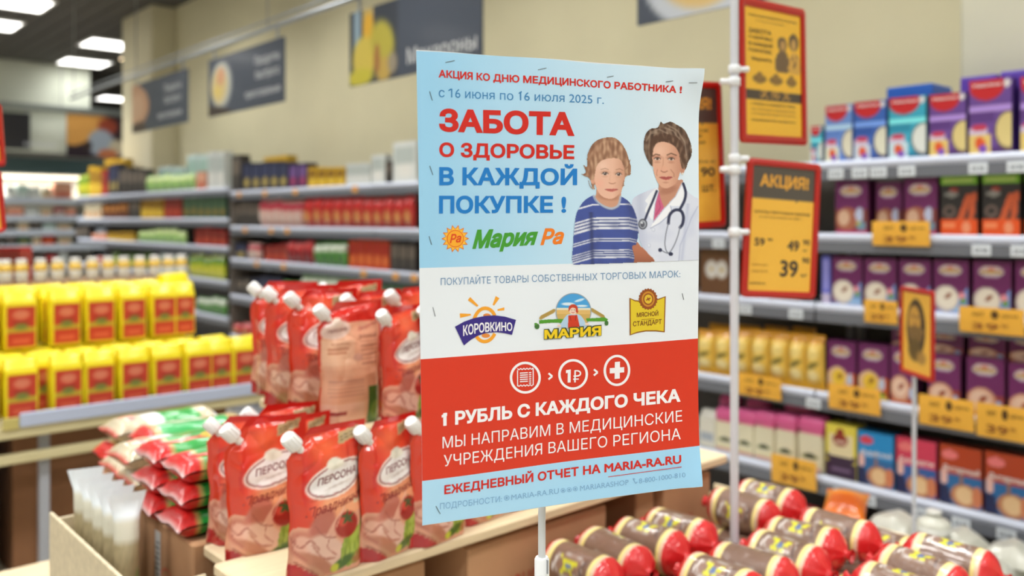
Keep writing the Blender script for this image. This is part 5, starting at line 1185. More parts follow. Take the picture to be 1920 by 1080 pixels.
fr = frame_at(1391, -8, 267, 1514, 19, 273, DP, 'upper orange sign with red rim, a copy of the health poster in black', care_paint,
    [('АКЦИЯ КО ДНЮ МЕДИЦИНСКОГО РАБОТНИКА', .07, .93, .93, .016, DK, .01), ('с 16 июня по 16 июля 2025 г.', .2, .895, .72, .014, DK, 0), ('ЗАБОТА', .07, .80, .46, .035, DK), ('О ЗДОРОВЬЕ', .07, .755, .48, .025, DK), ('В КАЖДОЙ', .07, .70, .48, .028, DK), ('ПОКУПКЕ', .07, .65, .46, .028, DK), ('МарияРа', .12, .585, .46, .028, DK, .01),
     ('1 РУБЛЬ С КАЖДОГО ЧЕКА', .1, .235, .88, .02, DK, .015), ('МЫ НАПРАВИМ В МЕДИЦИНСКИЕ', .1, .195, .88, .016, (130, 100, 50), 0), ('УЧРЕЖДЕНИЯ ВАШЕГО РЕГИОНА', .1, .16, .88, .016, (130, 100, 50), 0), ('ЕЖЕДНЕВНЫЙ ОТЧЕТ НА MARIA-RA.RU', .1, .11, .88, .017, DK, .01)], pole, B3, base=(242, 188, 46))
fr = frame_at(1391, 294, 557, 1529, 308, 561, DP, 'lower orange sign with dark АКЦИЯ! band and prices 49 and 39', sale_paint,
    [('АКЦИЯ!', .12, .835, .9, .10, (226, 166, 66), .05), ('КРУПЫ ПЕРЛОВАЯ МАРИЯ', .06, .62, .94, .022, DK, .01), ('в ассортименте 400 г', .14, .585, .82, .018, (120, 90, 50), 0), ('59', .08, .36, .24, .065, DK, .03), ('90', .28, .40, .36, .025, DK), ('49', .6, .33, .79, .09, DK, .035), ('90', .85, .385, .96, .045, DK), ('кг', .86, .33, .93, .022, DK), ('39', .5, .12, .79, .14, DK, .035), ('90', .85, .235, .97, .05, DK), ('шт', .84, .125, .94, .03, DK), ('цена по карте', .06, .2, .3, .018, (140, 100, 50), 0), ('скидка до 30', .06, .15, .3, .018, (140, 100, 50), 0), ('МАРИЯ-РА', .04, .05, .28, .018, DK, .01)], pole, B3)
fr = frame_at(1240, 149, 434, 1362, 155, 425, DP*1.0, 'orange sign with prices half hidden by the right edge of poster', sale_paint,
    [('АКЦИЯ!', .12, .84, .9, .09, (226, 166, 66), .05), ('КОНФЕТЫ РОССИЯ', .1, .67, .82, .022, DK, .01), ('ШОКОЛАДНЫЙ', .1, .63, .7, .022, DK, .01), ('КЛАССИЧЕСКИЙ', .1, .58, .76, .022, DK, .01), ('СТАРАЯ ЦЕНА 41', .1, .44, .92, .02, DK, .01), ('89', .2, .22, .6, .17, DK, .035), ('90', .66, .34, .92, .07, DK, .03), ('ШТ.', .68, .225, .92, .05, DK, .02)], pole, B3)
# stand at the left photo edge
b2 = at_d(-72, 1000, 1.7); pl2 = thing('sign_pole', (b2.x, b2.y, 0), 'white sign pole out of view with orange signs peeking in at left edge', 'sign pole')
mb = MB(); mb.tube([(0, 0, .03), (0, 0, 2.1)], .0078, WH, 16); mb.build('pole_tube', PLAST, pl2); mb = MB(); mb.lathe([(.0, .0), (.13, .0), (.13, .012), (.03, .02), (.012, .03), (.012, .06)], (200, 204, 210), 28); mb.build('foot_plate', STEEL, pl2)
B32 = Vector((b2.x, b2.y, 0))
frame_at(-110, 190, 318, 12, 195, 312, 1.55, 'upper orange sign cut by the left edge', lambda p: p.rect(.0, .3, 1, .42, (66, 52, 40)), [('ЗАБОТА', .07, .80, .46, .04, DK)], pl2, B32)
frame_at(-110, 322, 446, 13, 318, 436, 1.55, 'lower orange sign cut by the left edge', sale_paint, [('АКЦИЯ!', .12, .83, .9, .1, (226, 166, 66), .05), ('39', .5, .2, .8, .2, DK)], pl2, B32)
for z in (1.72, 1.5): mb = MB(); mb.tube([(0, 0, z), tuple(RT*.06+Vector((0, 0, z)))], .0055, WH, 8); mb.build('clip', PLAST, pl2)
# small orange sign on a thin pole by the right shelving
dS = 2.42; b4 = at_d(1714, 1020, dS); t = thing('small_sign_stand', (b4.x, b4.y, .0), 'small orange picture sign on a thin white pole in the salt bin', 'sign stand')
mb = MB(); mb.tube([(0, 0, .50), (0, 0, at_d(1714, 700, dS).z)], .0055, WH, 10); mb.build('pole_tube', PLAST, t)
mb = MB(); mb.lathe([(.0, .49), (.03, .49), (.03, .498), (.008, .504), (.008, .54)], (216, 220, 226), 20); mb.build('foot_plate', PLAST, t)
def portrait(p):
    p.ell(.47, .56, .33, .36, (60, 44, 26), .0, .12); p.ell(.42, .64, .22, .2, (206, 156, 66), 0, .2); p.ell(.36, .7, .05, .03, (140, 104, 50)); p.ell(.52, .7, .05, .03, (140, 104, 50)); p.ell(.44, .6, .05, .04, (180, 130, 56)); p.rect(.2, .48, .74, .56, (140, 110, 56)); p.ell(.45, .47, .24, .12, (130, 100, 52), 0, .3)
    p.ell(.44, .28, .24, .14, (104, 82, 36), 0, .4); p.ell(.66, .2, .16, .08, (176, 134, 60), 0, .6)
frame_at(1687, 536, 697, 1749, 546, 719, dS, 'small orange sign with a dark oval picture', portrait, [], t, Vector((b4.x, b4.y, 0)))
# ================================================================== THE POSTER
A3 = at_d(786.5, HZ, .774); B3p = at_d(1310, HZ, .885)
UX = (B3p-A3).normalized(); NN = UX.cross(Vector((0, 0, 1))).normalized()
if NN.dot(FW) > 0: NN = -NN
C0 = Vector((0, 0, EYE)); SW = (B3p-A3).length
ps = thing('poster_stand', (0, 0, 0), 'large blue, white and red health promotion poster on a thin pole in front', 'poster')
pc = at_d(1016, 1000, .85); ps.location = (pc.x, pc.y, 0); OFF = Vector((pc.x, pc.y, 0))
def fpx(layer=0):
    """picture (x, -y) on the poster's own vertical plane, with the paper's slight waves"""
    def f(X, Y):
        X = np.asarray(X, float); Y = np.asarray(Y, float); u = (X-960)/F; v = (HZ+Y)/F
        D = [RT[k]*u+FW[k]+(0, 0, 1)[k]*v for k in range(3)]
        t = NN.dot(A3-C0)/(NN[0]*D[0]+NN[1]*D[1]+NN[2]*D[2])
        P = np.stack([C0[k]+D[k]*t for k in range(3)], -1)
        s = (P[..., 0]-A3.x)*UX.x+(P[..., 1]-A3.y)*UX.y; z = P[..., 2]-(EYE-.27)
        w_ = .0010*np.sin(s*30+z*9)+.0009*np.sin(z*26-s*17)+.0016*np.exp(-((s-.02)/.03)**2)*np.exp(-((z-.40)/.05)**2)
        w_ = w_+.010*np.exp(-((s-SW)/.022)**2)*np.exp(-((z-.42)/.028)**2)+.006*np.exp(-((s-SW)/.02)**2)*np.exp(-((z)/.03)**2)
        w_ = w_+.0012*np.sin(s*62)*np.exp(-((z-.41)/.03)**2)
        w_ = w_+layer*.00009
        for k in range(2): P[..., k] += NN[k]*w_-OFF[k]
        return P
    return f
def lerp(a, b, t): return a+(b-a)*t
# sheet: four printed bands
XLt, XLb, XRt, XRb = 781.0, 792.0, 1311.5, 1309.5
def xl_(y): return lerp(XLt, XLb, (y-95)/890.)
def xr_(y): return lerp(XRt, XRb, (y-130)/778.)
def top_edge(t):  # sagging upper edge
    return lerp(95, 131, t)+3.5*math.sin(t*math.pi*2.2)*(-1)*.6
def band(mb, yl0, yr0, yl1, yr1, colf, n=70, m=24, top=None, back=False):
    T, V = np.meshgrid(np.linspace(0, 1, n), np.linspace(0, 1, m))
    y0 = yl0+(yr0-yl0)*T
    if top: y0 = y0+np.array([top(t) for t in T[0]])[None, :]*(1-V)
    y1 = yl1+(yr1-yl1)*T; Yp = y0+(y1-y0)*V
    Xp = xl_(Yp)*(1-T)+xr_(Yp)*T
    mb.grid(fpx(0 if not back else -6)(Xp, -Yp), colf(T, V), True, back)
def c_blue(T, V):
    a = np.array((156, 212, 246.)); b = np.array((222, 238, 250.)); k = np.clip(T*1.1-.05, 0, 1)[..., None]; return a*(1-k)+b*k
def c_low(T, V): k = np.clip(T, 0, 1)[..., None]; return np.array((176, 222, 250.))*(1-k)+np.array((160, 214, 248.))*k
def solid(c): return lambda T, V: np.zeros(T.shape+(3,))+np.array(c, float)
mb = MB()
band(mb, 95, 131, 502.6, 487.7, c_blue, m=60, top=lambda t: -2.0*math.sin(t*6.5)*(1-abs(2*t-1)))
band(mb, 502.6, 487.7, 673.5, 635, solid((232, 240, 248)))
band(mb, 673.5, 635, 901.3, 834.8, solid((216, 50, 18)), m=34)
band(mb, 901.3, 834.8, 985, 908, c_low)
sheet = mb.build('poster_sheet', PAPER, ps)
mb = MB(); band(mb, 93, 131, 986, 909, solid((236, 238, 240)), 40, 60, back=True); 
mb.build('backing_card', PAPER, ps)
mb = MB()
TXR, TXB, TXL = (208, 30, 16), (10, 124, 206), (60, 134, 190)
f1 = fpx(3)
def T(body, x0, y0, x1, y1, c0, c1, col, bold=.0, shear=0., f=f1): put_text(mb, body, f, x0, -y0, x1, -y1, c0, c1, col, bold, shear)
T('АКЦИЯ КО ДНЮ МЕДИЦИНСКОГО РАБОТНИКА !', 821.5, 145.5, 1278, 174.8, 14.4, 13.2, TXR, .042)
T('с 16 июня по 16 июля 2025 г.', 822, 182, 1131.5, 195, 17.5, 15.5, TXL, 0)
T('ЗАБОТА', 822.6, 246.6, 1076, 255.5, 43, 44.5, TXR, .058)
T('О ЗДОРОВЬЕ', 823, 294.3, 1076, 298.6, 27.3, 26.3, TXR, .046)
T('В КАЖДОЙ', 823, 347.6, 1081.7, 347.1, 34.3, 30.8, TXB, .046)
T('ПОКУПКЕ !', 822.6, 400.4, 1061.7, 398.7, 33.3, 31.3, TXB, .046)
T('Мария', 886, 467, 1010, 459, 36, 32, (64, 156, 44), .06, .32); T('Ра', 1014, 460, 1058, 457, 32, 29, (240, 126, 24), .05, .32)
T('ПОКУПАЙТЕ ТОВАРЫ СОБСТВЕННЫХ ТОРГОВЫХ МАРОК:', 826.4, 534.9, 1275, 519.5, 13.5, 12.4, (110, 150, 190), 0)
WT = (244, 244, 248)
T('1 РУБЛЬ С КАЖДОГО ЧЕКА', 829.8, 797.8, 1276, 753, 25.6, 24.6, WT, .054)
T('МЫ НАПРАВИМ В МЕДИЦИНСКИЕ', 828.4, 839.7, 1278.5, 789.6, 21.5, 20.8, WT, .0)
T('УЧРЕЖДЕНИЯ ВАШЕГО РЕГИОНА', 830.8, 873.8, 1275, 822.8, 21.5, 20.8, WT, .0)
T('ЕЖЕДНЕВНЫЙ ОТЧЕТ НА MARIA-RA.RU', 832.2, 926.3, 1275, 867.6, 17.2, 16.6, TXR, .04)
PB_ = (130, 178, 216)
T('ПОДРОБНОСТИ:', 824.5, 954.5, 941, 940.5, 11.5, 11, PB_, .0); T('MARIA-RA.RU', 959, 938, 1049, 926, 10.8, 10.5, PB_, .0); T('MARIARASHOP', 1089, 921.5, 1178, 908.5, 10.5, 10, PB_, .0); T('8-800-1000-810', 1197, 906, 1281, 892.5, 9.5, 9, PB_, .0)
def PX(pts, col, layer=3):
    V = fpx(layer)(np.array([p[0] for p in pts]), -np.array([p[1] for p in pts])); a = 0
    for (x0, y0), (x1, y1) in zip(pts, pts[1:]+pts[:1]): a += x0*y1-x1*y0
    idx = tuple(range(len(pts))); mb.add(V, [idx if a < 0 else idx[::-1]], col)
def ring(cx_, cy_, rx, ry, th, col, rot=0, layer=3, a0=0, a1=360, n=40):
    q = np.radians(np.linspace(a0, a1, n+1)); c, s_ = math.cos(rot), math.sin(rot); o = []
    for k in (0, th):
        x = (rx-k)*np.cos(q); y = (ry-k)*np.sin(q); o.append((cx_+x*c-y*s_, cy_+x*s_+y*c))
    X = np.concatenate([o[0][0], o[1][0]]); Y = np.concatenate([o[0][1], o[1][1]]); mb.add(fpx(layer)(X, -Y), [(i, n+1+i, n+2+i, i+1)[::-1] for i in range(n)], col)
def disc(cx_, cy_, rx, ry, col, layer=3, n=24): PX([(cx_+rx*math.cos(q), cy_+ry*math.sin(q)) for q in np.linspace(0, 2*math.pi, n+1)[:-1]], col, layer)
def seg(x0, y0, x1, y1, w_, col, layer=4):
    L = math.hypot(x1-x0, y1-y0); nx, ny = -(y1-y0)/L*w_/2, (x1-x0)/L*w_/2; PX([(x0+nx, y0+ny), (x1+nx, y1+ny), (x1-nx, y1-ny), (x0-nx, y0-ny)], col, layer)
seg(1140.5, 894.5, 1275, 874, 1.1, TXR)
for (x, y, r_) in ((950, 933.6, 5), (1057, 920.5, 4.4), (1068.5, 919, 4.4), (1080, 917.3, 4.4)): ring(x, y, r_, r_, 1, PB_); disc(x, y, r_*.45, r_*.45, PB_)
seg(1186, 897, 1191, 906, 1.6, PB_); seg(1186, 897, 1190, 898, 1.8, PB_); seg(1191, 906, 1194, 903, 1.8, PB_)
# three icons in the red band
for (x, y, rx, ry) in ((984.7, 708, 29.3, 30), (1074.4, 702, 27.8, 29), (1156, 694.3, 25, 29.5)): ring(x, y, rx, ry, 4.6, WT, 0)
x0, y0, x1, y1 = 970, 692, 999.5, 724
for (a, b, c, d) in ((x0, y0+2, x0, y1), (x1, y0-1, x1, y1-2)): seg(a, b, c, d, 1.8, WT)
for yy_, s_ in ((692, 1), (723, 1)):
    pts = [(x0+(x1-x0)*k/10, yy_-k*.12+(1.6 if k % 2 else -1.2)) for k in range(11)]
    for a, b in zip(pts[:-1], pts[1:]): seg(a[0], a[1], b[0], b[1], 1.7, WT)
for k in range(6): seg(974.5, 699.5+k*4-.0, 989.5, 698.7+k*4, 1.9, WT) if k < 5 else None; seg(991.5, 698.8+k*3.9, 996, 698.5+k*3.9, 1.9, WT) if k < 6 else None
PX([(1061, 694), (1070, 692.5), (1070, 717), (1064.3, 717.5), (1064.3, 699), (1061, 700)], WT)
seg(1078, 694.5, 1078, 717, 3, WT); ring(1082, 700, 7.5, 6.2, 2.8, WT, 0, 4, -90, 90); seg(1077, 695.2, 1082.5, 695, 2.6, WT); seg(1075, 705.3, 1082.5, 704.9, 2.6, WT); seg(1074.5, 711, 1085, 710.5, 2.4, WT)
for (x, y) in ((1032, 705.5), (1116.6, 698)): seg(x-3.6, y-5.6, x+3.4, y, 3.6, WT); seg(x-3.6, y+5.8, x+3.4, y-.2, 3.6, WT)
PX([(1151.8, 678.5), (1161.5, 677.5), (1161.5, 688.5), (1169.5, 688), (1169.5, 698), (1161.5, 698.6), (1161.5, 709.5), (1151.8, 710.5), (1151.8, 699.5), (1142.6, 700), (1142.6, 690), (1151.8, 689.5)], WT)
# sun sign of the shop
SC = (853.7, 447.5)
def star(r0, r1, n, col, layer, ph=0): PX([(SC[0]+(r0 if k % 2 == 0 else r1)*math.cos(ph+k*math.pi/n), SC[1]+(r0 if k % 2 == 0 else r1)*math.sin(ph+k*math.pi/n)) for k in range(2*n)], col, layer)
star(26.5, 18.5, 14, (236, 120, 30), 3); star(23, 17.2, 14, (250, 196, 60), 4); disc(SC[0], SC[1], 16.5, 16.5, (236, 110, 26), 5); disc(SC[0], SC[1], 14.8, 14.8, (248, 176, 40), 6)
T('Ра', 843, 456, 865, 454, 17, 16, (224, 70, 24), .035, .25, fpx(8))
# first brand mark: sun and blue ribbon
OR = (244, 166, 40)
def q5(x, y): return (830+x/4.267, 530+y/4.267)
for pts in ([(203, 140), (222, 115), (288, 183), (277, 194)], [(428, 108), (458, 126), (415, 184), (402, 178)], [(440, 214), (496, 198), (496, 222), (443, 226)], [(137, 246), (226, 250), (228, 262), (140, 282)]): PX([q5(*p) for p in pts], OR)
c5 = q5(338, 340); ring(c5[0], c5[1]-2, 24.5, 33, 6.5, OR, .1, 3, 195, 325); ring(c5[0]+1, c5[1]-1, 25, 35, 6.5, OR, .1, 3, 28, 140); disc(q5(356, 258)[0], q5(356, 262)[1], 7, 3.6, (226, 140, 60)); disc(q5(345, 420)[0], q5(345, 424)[1], 8, 4, (226, 140, 60))
up = [(97, 352), (170, 312), (250, 284), (340, 266), (420, 262), (500, 272), (588, 298)]; dn = [(555, 418), (500, 405), (430, 396), (350, 402), (280, 424), (220, 460), (168, 502)]
for i in range(6): PX([q5(*up[i]), q5(*up[i+1]), q5(*dn[5-i]), q5(*dn[6-i])], (50, 34, 130), 5)
def arc_fn(layer, bow):
    f = fpx(layer)
    def g(X, Y): return f(X, Y+bow*(1-((X-905)/48.)**2)+0*X)
    return g
T('КОРОВКИНО', 868, 631.5, 960.5, 619.5, 20, 15.5, (244, 244, 250), .03, 0, arc_fn(8, 3.5))
# third brand mark
def ribbon(col, k, layer):
    PX([q5(1490-k, 125-k), q5(1530, 143-k), q5(1575, 148-k), q5(1700, 140-k), q5(1776+k, 112-k), q5(1770+k, 392+k), q5(1700, 384+k), q5(1620, 384+k), q5(1550, 396+k), q5(1494-k, 416+k)], col, layer)
ribbon((150, 92, 26), 5, 3); ribbon((226, 200, 40), -5, 4)
c = q5(1636, 130)
PX([(c[0]+(16.5 if k % 2 else 18.5)*math.cos(k*math.pi/20), c[1]+(18.5 if k % 2 else 20.5)*math.sin(k*math.pi/20)) for k in range(40)], (150, 76, 24), 5); disc(c[0], c[1], 12.5, 14.5, (206, 140, 40), 6); disc(c[0], c[1], 9.5, 11, (150, 76, 24), 7); disc(c[0], c[1], 7.5, 8.6, (226, 190, 50), 8)
seg(c[0]-4, c[1]+2, c[0]+4, c[1]-2, 2.4, (150, 76, 24), 9); seg(c[0]-2, c[1]-3, c[0]+2, c[1]+3, 2, (150, 76, 24), 9)
T('МЯСНОЙ', 1192, 594.5, 1233, 591.5, 8.5, 8.5, (120, 66, 20), .02, 0, fpx(6)); T('СТАНДАРТ', 1185, 611.5, 1239.5, 607, 9, 9, (120, 66, 20), .02, 0, fpx(6)); seg(1201, 599, 1226, 597, .7, (150, 92, 26), 6)
T('Мария'.upper(), 1019.5, 636.5, 1126, 629, 19.5, 20.5, (60, 70, 30), .14, 0, fpx(9)); T('МАРИЯ', 1020, 635.5, 1125, 628.5, 17, 18, (238, 204, 20), .05, 0, fpx(11))
PX([(826.6, 777.8), (833, 773.4), (837, 773.1), (837, 778.8), (826.8, 782.4)], WT, 4)
for (x, y) in ((844.3, 166.4), (976.4, 171.3)): PX([(x-4.6, y+3), (x, y), (x+1, y), (x+1, y+2.4), (x-4.4, y+5)], TXL, 4)
lt = mb.build('printed_text', INK, sheet)
def region(x0, y0, x1, y1, step, paint, name, layer=3, label=None, white=None):
    nx = int((x1-x0)/step)+1; ny = int((y1-y0)/step)+1
    X, Y = np.meshgrid(np.linspace(x0, x1, nx), np.linspace(y0, y1, ny)); kk = np.clip((X-781)/530*1.1-.05, 0, 1)[..., None]
    p = Paint(X, Y, 0); p.C = np.array((156, 212, 246.))*(1-kk)+np.array((222, 238, 250.))*kk if white is None else p.C+np.array(white, float); paint(p)
    Cb = np.pad(p.C, ((1, 1), (1, 1), (0, 0)), 'edge'); p.C = (Cb[1:-1, 1:-1]*2+Cb[:-2, 1:-1]+Cb[2:, 1:-1]+Cb[1:-1, :-2]+Cb[1:-1, 2:])/6
    P = fpx(layer)(X, -Y).reshape(-1, 3); M = p.M.reshape(-1); idx = np.arange(nx*ny).reshape(ny, nx)
    q = np.stack([idx[:-1, :-1], idx[1:, :-1], idx[1:, 1:], idx[:-1, 1:]], -1).reshape(-1, 4)
    keep = (M[q] > .03).sum(1) >= 3; q = q[keep]
    used = np.unique(q); mp = np.zeros(nx*ny, int); mp[used] = np.arange(len(used)); q = mp[q]; P = P[used]; C = linA(p.C.reshape(-1, 3)[used])
    me = bpy.data.meshes.new(name); me.from_pydata(P.tolist(), [], q.tolist()); me.materials.append(INK)
    a = me.color_attributes.new('Col', 'FLOAT_COLOR', 'POINT'); a.data.foreach_set('color', np.concatenate([C, np.ones((len(C), 1))], 1).ravel()); me.update()
    o = bpy.data.objects.new(name, me); COL.objects.link(o); o.parent = sheet
    if label: o['label'] = label
    return o
# second brand mark: woman with loaf sign, fields and sky
def maria(p0):
    class Q: pass
    p = Paint((p0.X-830)*4.267, (p0.Y-530)*4.267, 0); p.C = p0.C
    for k in range(6):
        p.ell(880-k*17, 230+k*9, 26, 14, (176, 146, 74), -.7, .3); p.ell(1195+k*15, 220+k*9, 24, 13, (176, 146, 74), .7, .3)
    p.ell(1043, 230, 141, 148, (150, 160, 170), 0, .03); p.ell(1043, 230, 134, 141, (70, 160, 222), 0, .03)
    m = p.inside([(905, 230), (1182, 230), (1182, 300), (1120, 310), (950, 310), (905, 300)])
    ins = (((p.X-1043)/134)**2+((p.Y-230)/141)**2 < 1)
    p.mask((ins & (p.Y > 215)).astype(float), (222, 184, 110)); p.mask((ins & (p.Y > 200) & (p.Y <= 218)).astype(float), (226, 222, 200)); p.mask((ins & (p.Y > 250)).astype(float), (196, 160, 84), .6)
    p.ell(1000, 170, 50, 12, (220, 236, 246), 0, .5); p.ell(1090, 140, 40, 10, (200, 228, 246), -.3, .5); p.ell(1110, 185, 44, 8, (226, 240, 246), 0, .5)
    p.poly([(770, 300), (860, 292), (985, 290), (975, 320), (860, 322), (772, 330)], (80, 156, 40)); p.poly([(1140, 285), (1290, 275), (1318, 292), (1300, 308), (1150, 310)], (80, 156, 40))
    p.ell(755, 350, 20, 22, (60, 110, 50), 0, .2); p.ell(1303, 322, 16, 20, (60, 110, 50), 0, .2); p.ell(745, 330, 12, 10, (80, 150, 50)); 
    p.poly([(800, 330), (1260, 318), (1262, 430), (1150, 440), (805, 462)], (236, 240, 244), .0)
    p.poly(spline([(935, 345), (980, 270), (1010, 252), (1080, 252), (1115, 280), (1140, 330), (1120, 355), (960, 360)]), (176, 206, 232)); p.poly([(1002, 262), (1072, 258), (1092, 352), (1000, 362)], (206, 56, 24)); p.line([(1015, 262), (1022, 300)], 5, (150, 30, 16)); p.line([(1062, 262), (1058, 300)], 5, (150, 30, 16))
    p.ell(1040, 222, 30, 34, (236, 206, 186), 0, .1); p.poly(spline([(1006, 230), (1008, 190), (1040, 172), (1072, 190), (1078, 240), (1062, 232), (1058, 205), (1030, 200), (1016, 214)]), (196, 60, 30)); p.ell(1030, 218, 3.5, 3, (50, 40, 40)); p.ell(1050, 217, 3.5, 3, (50, 40, 40)); p.line([(1028, 236), (1040, 241), (1050, 235)], 4, (190, 60, 50))
    p.ell(1150, 330, 18, 10, (236, 214, 196)); p.ell(930, 345, 16, 10, (236, 214, 196))
    p0.C = p.C; p0.M = p.M
region(1000, 546, 1144, 622, .55, maria, 'printed_emblem', 4, None, (232, 240, 248))
# photograph of the doctor and the child
def family(p0):
    p = Paint((p0.X-1060)*3.723, (p0.Y-210)*3.724, 0); p.C = p0.C; S_ = spline
    rn = np.array([[noise.noise(Vector((x*.012, y*.012, 1))) for x in p.X[0]] for y in p.Y[:, 0]]); st = np.array([[noise.noise(Vector((x*.05, y*.018, 5))) for x in p.X[0]] for y in p.Y[:, 0]])
    # coat
    coat = S_([(462, 640), (482, 595), (560, 555), (640, 528), (700, 540), (815, 492), (850, 548), (900, 590), (935, 620), (945, 800), (945, 1045), (780, 1060), (604, 1050), (545, 970), (510, 880), (500, 770), (478, 700)], 6)
    p.poly(coat, (218, 224, 240)); inc = p.inside(coat).astype(float)
    p.mask(inc*np.exp(-((p.X-520)/40)**2), (184, 192, 216), .7); p.mask(inc*np.exp(-((p.X-(860-(p.Y-620)*.12))/12)**2)*(p.Y > 640), (186, 194, 220), .7); p.mask(inc*np.clip(rn+.1, 0, 1), (196, 204, 228), .6)
    p.line([(925, 660), (880, 740), (845, 830), (800, 930), (790, 1040)], 8, (176, 184, 212), .7)
    p.poly(S_([(655, 505), (700, 500), (815, 470), (822, 520), (780, 590), (720, 640), (690, 668), (665, 640), (655, 570)], 5), (196, 142, 118)); p.ell(720, 545, 60, 26, (168, 112, 90), -.3, .7, .7)
    p.poly([(652, 545), (668, 610), (690, 668), (640, 730), (612, 765), (618, 700), (632, 620)], (206, 96, 136)); p.line([(655, 620), (665, 665), (630, 720)], 6, (170, 70, 110), .7)
    p.poly([(638, 532), (655, 548), (628, 640), (612, 765), (575, 715), (552, 690), (575, 640), (556, 620), (600, 560)], (236, 240, 248)); p.line([(655, 548), (628, 640), (612, 765)], 5, (176, 184, 208)); 
    p.poly([(818, 488), (850, 560), (800, 655), (740, 655), (745, 700), (620, 800), (590, 812), (612, 770), (690, 672), (770, 585)], (240, 243, 250)); p.line([(735, 655), (745, 700), (660, 775), (590, 812)], 5, (160, 170, 200)); p.line([(818, 500), (770, 590), (690, 675), (612, 770)], 5, (186, 192, 214))
    for (x, y) in ((612, 822), (580, 932)): p.ell(x, y, 13, 15, (196, 204, 224), 0, .2); p.ell(x-1, y-1, 9, 11, (222, 228, 242), 0, .2)
    # hair back, face
    hair = S_([(672, 64), (690, 80), (740, 66), (790, 90), (835, 120), (868, 180), (888, 250), (884, 310), (862, 350), (852, 385), (832, 412), (806, 405), (640, 380), (606, 376), (575, 330), (552, 270), (550, 210), (566, 150), (600, 115), (650, 105)], 6)
    p.poly(hair, (98, 74, 60)); hm = p.inside(hair).astype(float)
    p.mask(hm*np.clip(st*1.6+.1, 0, 1), (166, 144, 124), .75); p.mask(hm*np.clip(-st*1.8, 0, 1), (52, 36, 28), .7)
    for pts in ([(600, 140), (660, 120), (720, 150), (780, 220)], [(720, 90), (790, 130), (840, 210), (850, 300)], [(570, 200), (600, 150), (640, 140)], [(700, 110), (760, 130), (800, 190)]): p.line(pts, 10, (176, 156, 138), .55)
    p.ell(822, 400, 16, 34, (196, 140, 116), .1, .2); p.ell(822, 432, 8, 9, (226, 222, 214))
    face = S_([(612, 290), (625, 235), (680, 205), (760, 215), (805, 280), (812, 350), (806, 420), (780, 490), (735, 525), (695, 532), (660, 510), (632, 460), (616, 390)], 6)
    p.poly(face, (222, 172, 146)); fm = p.inside(face).astype(float)
    p.mask(fm*np.clip((p.X-720)/130, 0, 1), (180, 122, 98), .75); p.mask(fm*np.exp(-((p.X-660)/50)**2-((p.Y-270)/50)**2), (240, 198, 174), .7); p.mask(fm*np.exp(-((p.X-648)/26)**2-((p.Y-410)/30)**2), (232, 170, 146), .6)
    fringe = S_([(600, 330), (590, 240), (620, 170), (700, 150), (790, 180), (838, 260), (842, 360), (825, 400), (808, 350), (796, 280), (760, 232), (700, 208), (650, 215), (622, 250), (610, 320)], 6)
    p.poly(fringe, (84, 58, 44)); gm = p.inside(fringe).astype(float); p.mask(gm*np.clip(st*1.8, 0, 1), (150, 122, 100), .7)
    for (x, y) in ((646, 326), (744, 328)):
        p.ell(x, y-10, 34, 14, (176, 118, 96), .0, .8, .6); p.ell(x, y, 21, 9.5, (222, 208, 200), .05, .2); p.ell(x+1, y-1, 9, 9, (66, 44, 34), 0, .2); p.ell(x-2, y-4, 2.5, 2.5, (236, 236, 236)); p.line([(x-23, y), (x-8, y-9), (x+10, y-9), (x+23, y+1)], 4.5, (70, 42, 34)); p.line([(x-18, y+10), (x, y+15), (x+18, y+10)], 4, (180, 122, 98), .6); p.ell(x, y+24, 22, 7, (190, 132, 108), 0, .8, .6)
    p.line([(614, 308), (636, 294), (664, 300)], 8, (96, 64, 48), .8); p.line([(716, 300), (744, 288), (780, 302)], 8, (96, 64, 48), .8)
    p.line([(690, 320), (686, 370), (676, 400)], 7, (190, 130, 104), .5); p.ell(694, 396, 24, 20, (226, 170, 144), 0, .8, .7); p.line([(672, 410), (684, 418), (700, 420), (716, 412)], 6, (150, 92, 74), .8)
    p.line([(648, 400), (640, 430), (644, 446)], 5, (176, 116, 92), .6); p.line([(740, 402), (762, 430), (762, 452)], 5, (156, 100, 80), .6)
    p.poly(S_([(660, 456), (690, 450), (706, 454), (724, 449), (752, 454), (728, 470), (704, 474), (680, 468)], 4), (182, 88, 84)); p.line([(660, 457), (690, 459), (706, 461), (728, 458), (752, 455)], 3, (120, 50, 50)); p.ell(704, 492, 20, 6, (186, 128, 106), 0, .8, .6)
    # stethoscope
    NV = (40, 46, 76)
    p.line(S_([(640, 552), (612, 620), (580, 690), (556, 748)], 5, False), 15, NV); p.line(S_([(826, 500), (842, 560), (832, 620), (800, 680)], 5, False), 17, NV); p.line(S_([(718, 778), (728, 720), (764, 686), (806, 690), (824, 730), (818, 780), (800, 806)], 6, False), 19, NV)
    p.line(S_([(718, 776), (700, 850), (692, 920), (702, 970), (724, 988)], 6, False), 7, (126, 132, 150)); p.line(S_([(800, 800), (782, 870), (752, 940), (716, 985), (668, 966)], 6, False), 7, (126, 132, 150)); p.ell(658, 964, 14, 13, NV); p.ell(733, 992, 15, 13, NV)
    p.ell(538, 783, 31, 37, (70, 74, 86), .1, .08); p.ell(538, 783, 24, 29, (170, 176, 188), .1, .1); p.ell(536, 786, 15, 19, (90, 92, 104), .1, .2); p.ell(532, 774, 7, 7, (226, 230, 238), 0, .5)
    # hand
    hd = S_([(430, 950), (490, 905), (520, 935), (570, 985), (612, 1050), (430, 1060)], 6); p.poly(hd, (184, 116, 88)); p.mask(p.inside(hd).astype(float)*np.clip((p.Y-960)/80, 0, 1), (150, 88, 66), .7)
